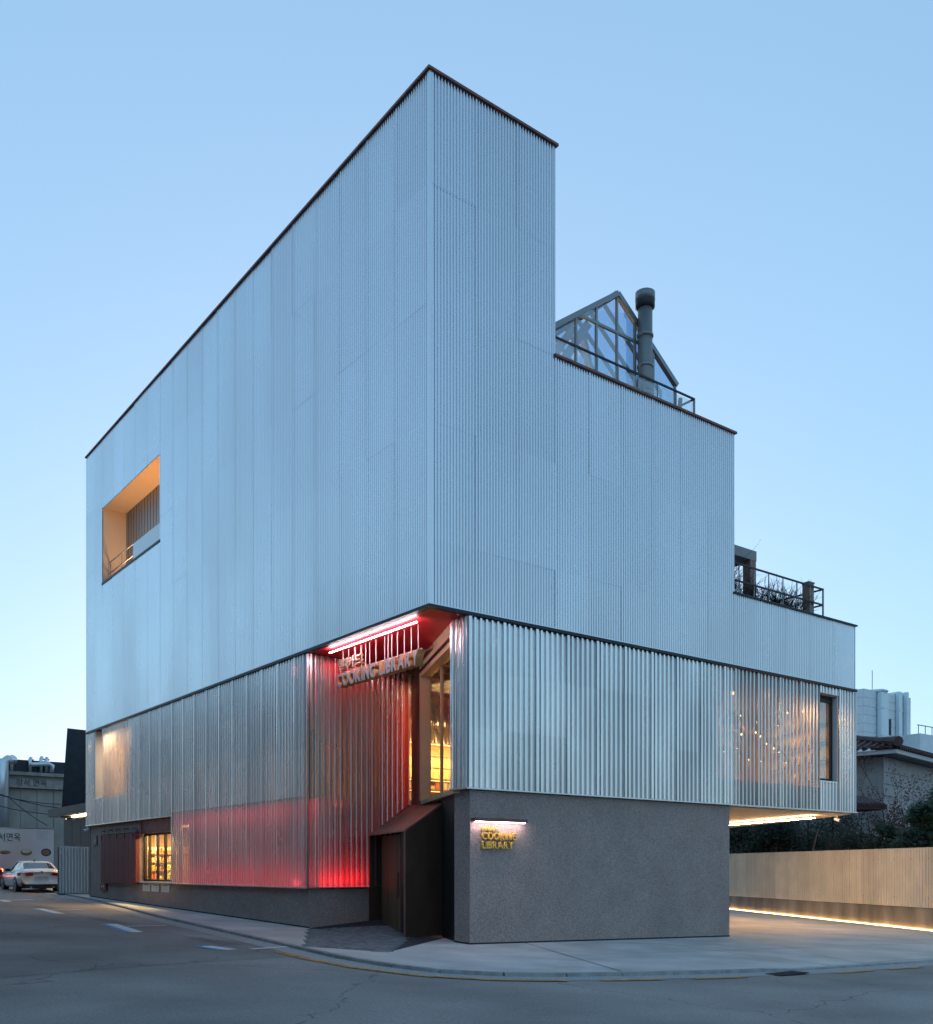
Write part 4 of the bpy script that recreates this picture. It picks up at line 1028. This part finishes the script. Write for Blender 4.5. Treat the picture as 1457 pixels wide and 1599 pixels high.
# trees
def tree(name, label, base, h, kind, n=500, r=1.6, m='leaf_dark', group=None, size=.12, crown0=.25, lean=(0, 0)):
    o = thing(name, label, 'tree', base, group); b = Vector(base)
    bt = MB(); tips = []
    if kind == 'bare':
        for i in range(5):
            twigs(bt, b + Vector((random.uniform(-.2, .2), random.uniform(-.2, .2), 0)), (random.gauss(lean[0], .25), random.gauss(lean[1], .25), 1), h * .55, .05, 4, tips, .48)
        bt.build('trunk', 'twig', o)
        bl = MB()
        for p, d in random.sample(tips, min(n, len(tips))):
            for _ in range(2):
                p2 = p + Vector((random.gauss(0, .08), random.gauss(0, .08), random.gauss(0, .08)))
                a = Vector((random.gauss(0, 1), random.gauss(0, 1), random.gauss(0, 1))).normalized(); q = a.orthogonal().normalized() * size * .4
                bl.quad(p2, p2 + a * size * .5 + q, p2 + a * size, p2 + a * size * .5 - q)
        bl.build('crown', m, o); return o
    top = b + Vector((lean[0], lean[1], h))
    bt.tube([b, b.lerp(top, .4), b.lerp(top, .8), top], [h * .028, h * .022, h * .012, .02], 7)
    bl = MB()
    if kind == 'conifer':
        nb_ = int(h * 11)
        for i in range(nb_):
            t = crown0 + (1 - crown0) * i / nb_; z0 = b.lerp(top, t); a = random.uniform(0, 6.28)
            L = r * (1 - t) ** .7 * random.uniform(.55, 1.15) + .15
            d = Vector((math.cos(a), math.sin(a), random.uniform(-.1, .35))); e = z0 + d * L + Vector((0, 0, -.12 * L))
            bt.tube([z0, z0.lerp(e, .5) + Vector((0, 0, .06)), e], [.025, .016, .006], 3, cap=False)
            for k in range(int(n / nb_)):
                u = random.uniform(.15, 1.05); p = z0.lerp(e, u) + Vector((random.gauss(0, .09), random.gauss(0, .09), random.gauss(0, .07)))
                nd = (d + Vector((random.gauss(0, .6), random.gauss(0, .6), random.gauss(-.1, .4)))).normalized(); q = nd.orthogonal().normalized() * size * .22
                bl.quad(p - q, p + nd * size * 1.3 - q * .3, p + nd * size * 1.3 + q * .3, p + q)
    else:
        cl = [b + Vector((random.gauss(0, r * .45), random.gauss(0, r * .45), h * random.uniform(crown0, 1))) for _ in range(16)]
        for c in cl:
            bt.tube([b.lerp(top, random.uniform(.2, .6)), c], [.05, .015], 4, cap=False)
            for k in range(n // 16):
                d = Vector((random.gauss(0, 1), random.gauss(0, 1), random.gauss(0, .8))); p = c + d * r * .26
                a = Vector((random.gauss(0, 1), random.gauss(0, 1), random.gauss(0, 1))).normalized(); q = a.orthogonal().normalized() * size * .4
                bl.quad(p, p + a * size * .5 + q, p + a * size, p + a * size * .5 - q)
    bt.build('trunk', 'bark', o); bl.build('crown', m, o); return o
def gnd(px, d): p = at(px, 1356, d); return (p.x, p.y, GZ(p.x, p.y) - .1)
tree('maple_tree', 'small half-bare tree with dark red leaves by the metal corner', gnd(1348, 41), 7.0, 'bare', n=4200, m='leaf_red', size=.10, lean=(.15, -.1))
tree('conifer_tree', 'dark green conifer in front of the tiled house wall', gnd(1440, 37.5), 4.7, 'conifer', n=12000, r=2.0, m='leaf_green', size=.15, crown0=.12)
tree('conifer_tree', 'dark green conifer at the right edge of the picture', gnd(1478, 38.5), 5.6, 'conifer', n=12000, r=2.2, m='leaf_green', size=.15, crown0=.12)
tree('conifer_tree', 'low spreading conifer left of the taller conifers behind the fence', gnd(1392, 39), 3.9, 'conifer', n=10000, r=1.9, m='leaf_green', size=.14, crown0=.1)
lab = ['leftmost, beside the base wall corner', 'second from the left', 'third from the left', 'fourth from the left, below the cantilever end', 'below the metal corner', 'below the porch roof tiles', 'rightmost, under the conifers']
for k, (px, d, h) in enumerate(((1150, 51, 3.7), (1185, 50, 3.9), (1222, 49, 3.8), (1262, 47, 3.7), (1300, 45, 3.6), (1345, 42, 3.0), (1405, 38, 2.7))):
    tree('hedge_tree', 'dark evergreen bush behind the cream fence, ' + lab[k], gnd(px, d), h + 1.0, 'bush', n=9600, r=1.7, m='leaf_dark', group='dark evergreen bushes behind the fence', size=.13, crown0=.15)
tree('bare_tree', 'leafless reddish bush of upright stems behind the fence', gnd(1378, 39.5), 4.2, 'bare', n=60, m='leaf_red', size=.08)
o = thing('garden_stake', 'thin pale stake leaning above the cream fence', 'stake', gnd(1268, 42)); p = at(1267, 1340, 42); q = at(1277, 1297, 42); MB().tube([p, q], .03, 5).build('rod', 'wood_post', o); MB().tube([q, q + Vector((0, 0, .05))], [.035, .02], 5).build('tip', 'steel_grey', o)
o = thing('garden_shed', 'grey shed wall in the dark behind the hedge bushes', 'shed', (31, 13, 0))
p = at(1143, 1300, 58); 
MB().prism([(p.x - 3, p.y + 3), (p.x + 10, p.y - 8), (p.x + 12, p.y - 6), (p.x - 1, p.y + 5)], -1, 3.0).build('wall', 'dark_cladding', o); MB().prism([(p.x - 3.3, p.y + 3), (p.x + 10, p.y - 8.3), (p.x + 12.3, p.y - 6), (p.x - 1, p.y + 5.3)], 3.001, 3.15).build('roof', 'steel_grey', o)

# ------------------------------------------------------------------ left side: neighbours
db = thing('dark_building', 'black sloping-sided building just beyond the metal corner', 'building', (3, 28, .5))
b_ = MB()
# lower body with eave
MB().box(1.6, 6, 26.8, 32.6, .3, 4.05).build('wall', 'dark_cladding', db)
e0 = at(73, 1280, 44.5); 
MB().box(1.0, 6, 26.6, 33.2, 4.05, 4.42).build('eave', 'dark_cladding', db)
MB().box(1.565, 1.585, 26.8, 32.5, 4.0, 4.03).build('light_line', 'led_warm', db)
for k in range(4): MB().box(1.56, 1.599, 27.0 + k * 1.4, 28.36 + k * 1.4, .5, 3.9).build('wall_panel', 'dark_cladding', db)
t0 = at(105, 1137, 45.5); t1 = at(95, 1277, 45.5); t2 = at(150, 1277, 45.5); t3 = at(150, 1142, 45.5)
b_ = MB(); bk = Vector((2.2, 3.0, 0))
fr = [t0, t1, t2, t3]
b_.quad(*[tuple(p) for p in fr][::1]); b_.quad(*[tuple(p + bk) for p in fr][::-1])
for i in range(4):
    p, q = fr[i], fr[(i + 1) % 4]; b_.quad(tuple(q), tuple(p), tuple(p + bk), tuple(q + bk))
b_.build('tower', 'dark_cladding', db)
zf_ = thing('zinc_fence', 'short grey corrugated metal fence beside the far corner of the building', 'fence', (.3, 26.2, .5))
a = Vector((-.45, 25.8)); b = Vector((1.25, 26.5)); w_ = (b - a).length; fm2 = fence_mesh(.45, 1.95, .15, .06, 'fence_zinc')
for k in range(4):
    o = bpy.data.objects.new('fence_sheet', fm2); COL.objects.link(o); o.parent = zf_; p = a.lerp(b, k * .45 / w_)
    o.location = Vector((p.x, p.y, GZ(p.x, p.y) + .02)) - zf_.location; o.rotation_euler = (0, 0, math.atan2(b.y - a.y, b.x - a.x))
MB().slab(a + Vector((0, .05)), b + Vector((0, .05)), .04, .5, 2.48).build('back_frame', 'steel_grey', zf_)
rs = thing('restaurant_building', 'tan restaurant building with steel ducts and roof band at the far left', 'building', (0, 48, 1))
def onY(px, py, Y):
    d = FW + RT * ((px - 728.5) / 1518.93); t = (Y - C2.y) / d.y; return Vector((C2.x + d.x * t, Y, 1.6 + (1356 - py) / 1518.93 * t))
YR = 46
zt_ = onY(50, 1190, YR).z; zc = onY(60, 1207, YR).z; zb1 = onY(40, 1218, YR).z; zb0 = onY(40, 1231, YR).z
xl_ = onY(-60, 1200, YR).x; xr_ = onY(130, 1200, YR).x
bx('wall', 'rest_wall', rs, xl_, xr_, YR, YR + 8, .3, zc); bx('roof_band', 'dark_cladding', rs, xl_, xr_, YR + .5, YR + 8, zc + .001, zt_ + .15)
bx('cornice', 'rest_band', rs, xl_, xr_, YR - .25, YR - .01, zc - .2, zc); bx('sign_band', 'rest_band', rs, xl_, xr_, YR - .35, YR - .01, zb0, zb1)
for k in range(6): 
    x = onY(-20 + k * 26, 1260, YR).x; bx('wall_panel', 'rest_wall', rs, x, x + .98 * (onY(26, 1260, YR).x - onY(0, 1260, YR).x), YR - .05, YR - .005, 1, zb0 - .05)
p = onY(25, 1229, YR - .36); q = onY(73, 1221, YR - .36)
place_mesh('lettering', fit_text('강서 면옥', q.x - p.x, .42), 'ink', rs, frame((p.x, YR - .365, zb0 + .12), (1, 0, 0), (0, 0, 1)))
for (x0, y0, x1, y1) in ((18, 1206, 18, 1183), (47, 1206, 47, 1186), (64, 1206, 64, 1185), (72, 1206, 72, 1186)):
    p = onY(x0, y0, YR + .4); q = onY(x1, y1, YR + .4); MB().tube([p, q, q + Vector((.06, .12, .08)), q + Vector((.2, .3, .06))], .11, 8).build('vent_pipe', 'duct_steel', rs, smooth=True)
p = onY(48, 1194, YR + .1); q = onY(76, 1193, YR + .1); r_ = onY(80, 1206, YR + .1)
MB().tube([p, q, q.lerp(r_, .4) + Vector((.15, 0, .1)), r_], .14, 10).build('duct', 'duct_steel', rs, smooth=True)
p = onY(6, 1188, YR - .5); q = onY(6, 1292, YR - .5); MB().tube([p + Vector((.6, .3, .1)), p + Vector((.2, 0, .08)), p, q], .27, 10).build('duct', 'duct_steel', rs, smooth=True)
bb = thing('billboard', 'pale restaurant billboard with calligraphy and food pictures behind the white car', 'billboard', (0, 41, .8))
YB = 40.0
p = onY(-40, 1292, YB); q = onY(84, 1350, YB)
bx('board', 'bill_base', bb, p.x, q.x, YB, YB + .1, .9, p.z); bx('frame', 'flashing', bb, p.x, q.x, YB - .02, YB + .12, p.z + .001, p.z + .05)
def bill(s, x0, y0, x1, y1, m, bold=.0):
    a = onY(x0, y1, YB - .006); b = onY(x1, y0, YB - .006); place_mesh('lettering', fit_text(s, b.x - a.x, b.z - a.z, bold), m, bb, frame((a.x, YB - .006, a.z), (1, 0, 0), (0, 0, 1)))
bill('강서면옥', -14, 1301, 32, 1313, 'ink', .005); bill('GANGSEO MYEONOK', 2, 1314, 32, 1315.2, 'ink_grey')
for k in range(4): bill('평양냉면 불고기 갈비탕', 58, 1298 + k * 4, 75, 1300 + k * 4, 'ink_grey')
def disc(px, py, rx, ry, m, dy):
    c = onY(px, py, YB - dy); s = onY(px + 1, py, YB - dy).x - c.x; b_ = MB(); b_.quad(*[(c.x + math.cos(t * .3927) * rx * s * 1.0, YB - dy, c.z + math.sin(t * .3927) * ry * s * .8) for t in range(16)]); b_.build('food_picture', m, bb)
disc(8, 1331, 9, 4, 'food_green', .004); disc(7, 1332, 6, 3, 'food_red', .007); disc(41, 1331, 9, 7, 'food_brown', .004); disc(41, 1329, 7, 4, 'food_cream', .007); disc(72, 1331, 8, 8, 'ink', .004); disc(72, 1331, 6, 6, 'food_brown', .007)
for k, (a, b) in enumerate((((-6, 1238), (95, 1262)), ((-6, 1240), (95, 1256)), ((-6, 1257), (95, 1272)), ((12, 1243), (74, 1289)))):
    p = onY(*a, 43.5); q = onY(*b, 43.5 if k < 3 else 42); mid_ = p.lerp(q, .5) + Vector((0, 0, -.12))
    o = MB().tube([p, p.lerp(mid_, .5) + Vector((0, 0, -.04)), mid_, mid_.lerp(q, .5) + Vector((0, 0, -.04)), q], .022, 4).build('overhead_cable', 'black')
    tag(o, ['uppermost overhead cable before the tan building', 'second overhead cable before the tan building', 'lowest long overhead cable before the tan building', 'steep thin cable crossing the other cables'][k], 'cable', 'overhead cables')

# low building across the street on the left (beyond the picture edge, mirrored in the metal sheets)
sb_ = thing('brick_building', 'low brick building across the street, mirrored in the lower left metal sheets', 'building', (-13, 15, .3))
bx('wall', 'house_wall', sb_, -16, -9.6, -6, 44, -.2, 9.0)
bx('parapet', 'rest_band', sb_, -16.1, -9.5, -6.1, 44.1, 9.001, 9.3)
for k in range(12):
    for z in (1.2, 4.6):
        y = -4.5 + k * 4
        w_ = part('window', (-9.6, y, z), sb_); bx('pane', 'car_glass', w_, -9.6, -9.58, y, y + 2.2, z, z + 1.9); bx('sill', 'rest_band', w_, -9.6, -9.45, y - .1, y + 2.3, z - .1, z - .001)
# ------------------------------------------------------------------ cars
def car(label, loc, rz, paint_m, tail):
    o = thing('parked_car', label, 'car', (0, 0, 0), 'parked cars'); 
    secs = [  # y, zlow, zsh, ztop, wlow, wmid, wtop
        (0.00, .36, .82, .90, .72, .85, .70), (0.06, .30, .85, 1.0, .78, .885, .73), (0.35, .24, .88, 1.06, .84, .905, .74), (.95, .22, .88, 1.04, .88, .92, .74), (1.8, .20, .86, .98, .89, .91, .76),
        (2.7, .20, .84, .94, .89, .91, .78), (3.3, .20, .82, .93, .88, .91, .78), (4.0, .22, .76, .84, .86, .90, .72), (4.45, .28, .66, .72, .76, .84, .62), (4.64, .38, .56, .60, .56, .66, .48)]
    b_ = MB(); K = 12
    for (y, zl, zs_, ztp, wl, wm, wt) in secs:
        ring = [(wl * .9, zl), (wl, zl + .06), (wm, (zl + zs_) / 2), (wm * .985, zs_), (wt, ztp - .03), (wt * .5, ztp)]
        ring = ring + [(-x, z) for x, z in ring[::-1]]
        b_.v += [(x, y, z) for x, z in ring]
    for i in range(len(secs) - 1):
        for k in range(K): a = i * K + k; c = i * K + (k + 1) % K; b_.f.append((a, c, c + K, a + K)); b_.mi.append(0)
    b_.f.append(tuple(range(K))); b_.mi.append(0); e = (len(secs) - 1) * K; b_.f.append(tuple(range(e + K - 1, e - 1, -1))); b_.mi.append(0)
    body = b_.build('body', paint_m, o, smooth=True); sb = body.modifiers.new('s', 'SUBSURF'); sb.levels = sb.render_levels = 1
    # cabin
    cab = [(.55, 1.03, .70, 1.04), (1.15, .98, .72, 1.30), (1.75, .95, .70, 1.375), (2.3, .92, .69, 1.36), (2.75, .92, .70, 1.22), (3.25, .90, .72, .96)]
    b_ = MB(); g_ = MB()
    rings = []
    for (y, zb_, w, zt2) in cab: rings.append([(w, y, zb_ - .04), (w * (.80 if zt2 > 1.1 else .97), y, max(zt2 - .035, zb_ - .02)), (w * .55, y, zt2), (-w * .55, y, zt2), (-w * (.80 if zt2 > 1.1 else .97), y, max(zt2 - .035, zb_ - .02)), (-w, y, zb_ - .04)])
    for i in range(len(rings) - 1):
        for k in range(5):
            q = (rings[i][k], rings[i][k + 1], rings[i + 1][k + 1], rings[i + 1][k])
            roof_ = k in (1, 2, 3) and i in (1, 2)
            (b_ if roof_ else g_).quad(*q)
    g_.build('window_glass', 'car_glass', o); b_.build('roof', paint_m, o)
    for s in (-1, 1):
        for a, c in (((rings[0][1]), (rings[1][1])), (rings[1][1], rings[2][1]), (rings[2][1], rings[3][1]), (rings[3][1], rings[5][1])):
            MB().bar((a[0] * s * (1 if a[0] > 0 else 1), a[1], a[2] + .005), (c[0] * s, c[1], c[2] + .005), .07, .03).build('pillar', paint_m, o)
        for yy in (.95, 3.75):
            w = part('wheel', (s * .80, yy, 0), o)
            MB().tube([(s * .68, yy, .325), (s * .70, yy, .325), (s * .90, yy, .325), (s * .915, yy, .325)], [.30, .325, .325, .30], 20).build('tyre', 'tyre', w, smooth=False)
            MB().tube([(s * .90, yy, .325), (s * .922, yy, .325)], .235, 16).build('rim', 'rim', w)
            for k in range(5):
                a = k * 1.2566; MB().bar((s * .926, yy, .325), (s * .926, yy + .22 * math.cos(a), .325 + .22 * math.sin(a)), .02, .05, up=(1, 0, 0)).build('spoke', 'rim', w)
            b2 = MB(); b2.tube([(s * .90, yy, .34), (s * .921, yy, .34)], .355, 18).build('wheel_arch', 'black', o)
        # tail light: long block wrapping the corner
        b2 = MB(); b2.prism([(s * .36, -.012), (s * .55, -.016), (s * .85, .03), (s * .925, .36), (s * .80, .36), (s * .70, .2), (s * .36, .12)], lambda x, y: .72 if abs(x) > .5 else .745, lambda x, y: .865 if abs(x) > .5 else .83).build('tail_light', tail, o)
        b2 = MB(); b2.prism([(s * .80, 2.54), (s * 1.0, 2.50), (s * 1.01, 2.64), (s * .80, 2.68)], .92, 1.04).build('wing_mirror', 'black', o)
        MB().box(min(s * .70, s * .86), max(s * .70, s * .86), .01, .05, .36, .43).build('bumper_reflector', 'tail_red', o)
    b2 = MB(); b2.prism([(-.66, -.015), (.66, -.015), (.8, .12), (-.8, .12)], .20, .37).build('diffuser', 'black', o)
    MB().box(-.27, .27, -.035, -.0, .60, .74).build('number_plate', 'plate', o)
    place_mesh('plate_lettering', fit_text('12가 3456', .44, .075), 'ink', o, frame((-.22, -.0365, .635), (1, 0, 0), (0, 0, 1)))
    MB().tube([(0, .02, .89), (0, -.012, .89)], .042, 14).build('badge', 'ink', o); MB().tube([(0, -.0125, .89), (0, -.016, .89)], .024, 4).build('badge_field', 'notice', o)
    MB().tube([(-.45, .0, .24), (-.45, -.03, .24)], .045, 10).build('exhaust_tip', 'rim', o); MB().tube([(.45, .0, .24), (.45, -.03, .24)], .045, 10).build('exhaust_tip', 'rim', o)
    MB().prism([(-.03, 1.55), (.03, 1.55), (.02, 1.70), (-.02, 1.70)], 1.37, lambda x, y: 1.43 if y < 1.6 else 1.385).build('roof_fin', 'black', o)
    o.location = loc; o.rotation_euler = (0, 0, rz); return o
car('white two-door car seen from behind, parked by the grey metal fence', (-.52, 28.05, RZ(-.5, 28.1)), R(-2), 'car_white', 'tail_red')
car('dark blue car cut off by the left picture edge with lit tail lamp', (-1.42, 35.3, RZ(-1.4, 35.3)), R(-2), 'car_blue', 'tail_lit')
# plants in the shop window
for k, (y, h, m_) in enumerate(((15.0, .75, 'leaf_yellow'), (15.7, .7, 'leaf_yellow'), (16.2, .6, 'leaf_yellow'), (16.9, .85, 'leaf_dark'))):
    o = thing('potted_plant', ['yellow-green leafy plant at the right end of the shop window', 'yellow-green leafy plant second from the right in the shop window', 'low yellow-green plant in the middle of the shop window', 'tall dark green plant at the left of the shop window'][k], 'plant', (.75, y, 1.06), 'plants in the shop window')
    MB().tube([(.75, y, 1.055), (.75, y, 1.25)], [.1, .14], 8).build('pot', 'goods_c', o); leaf_bush('foliage', (.75, y, 1.25), .22, h - .15, 260, m_, o, .05)
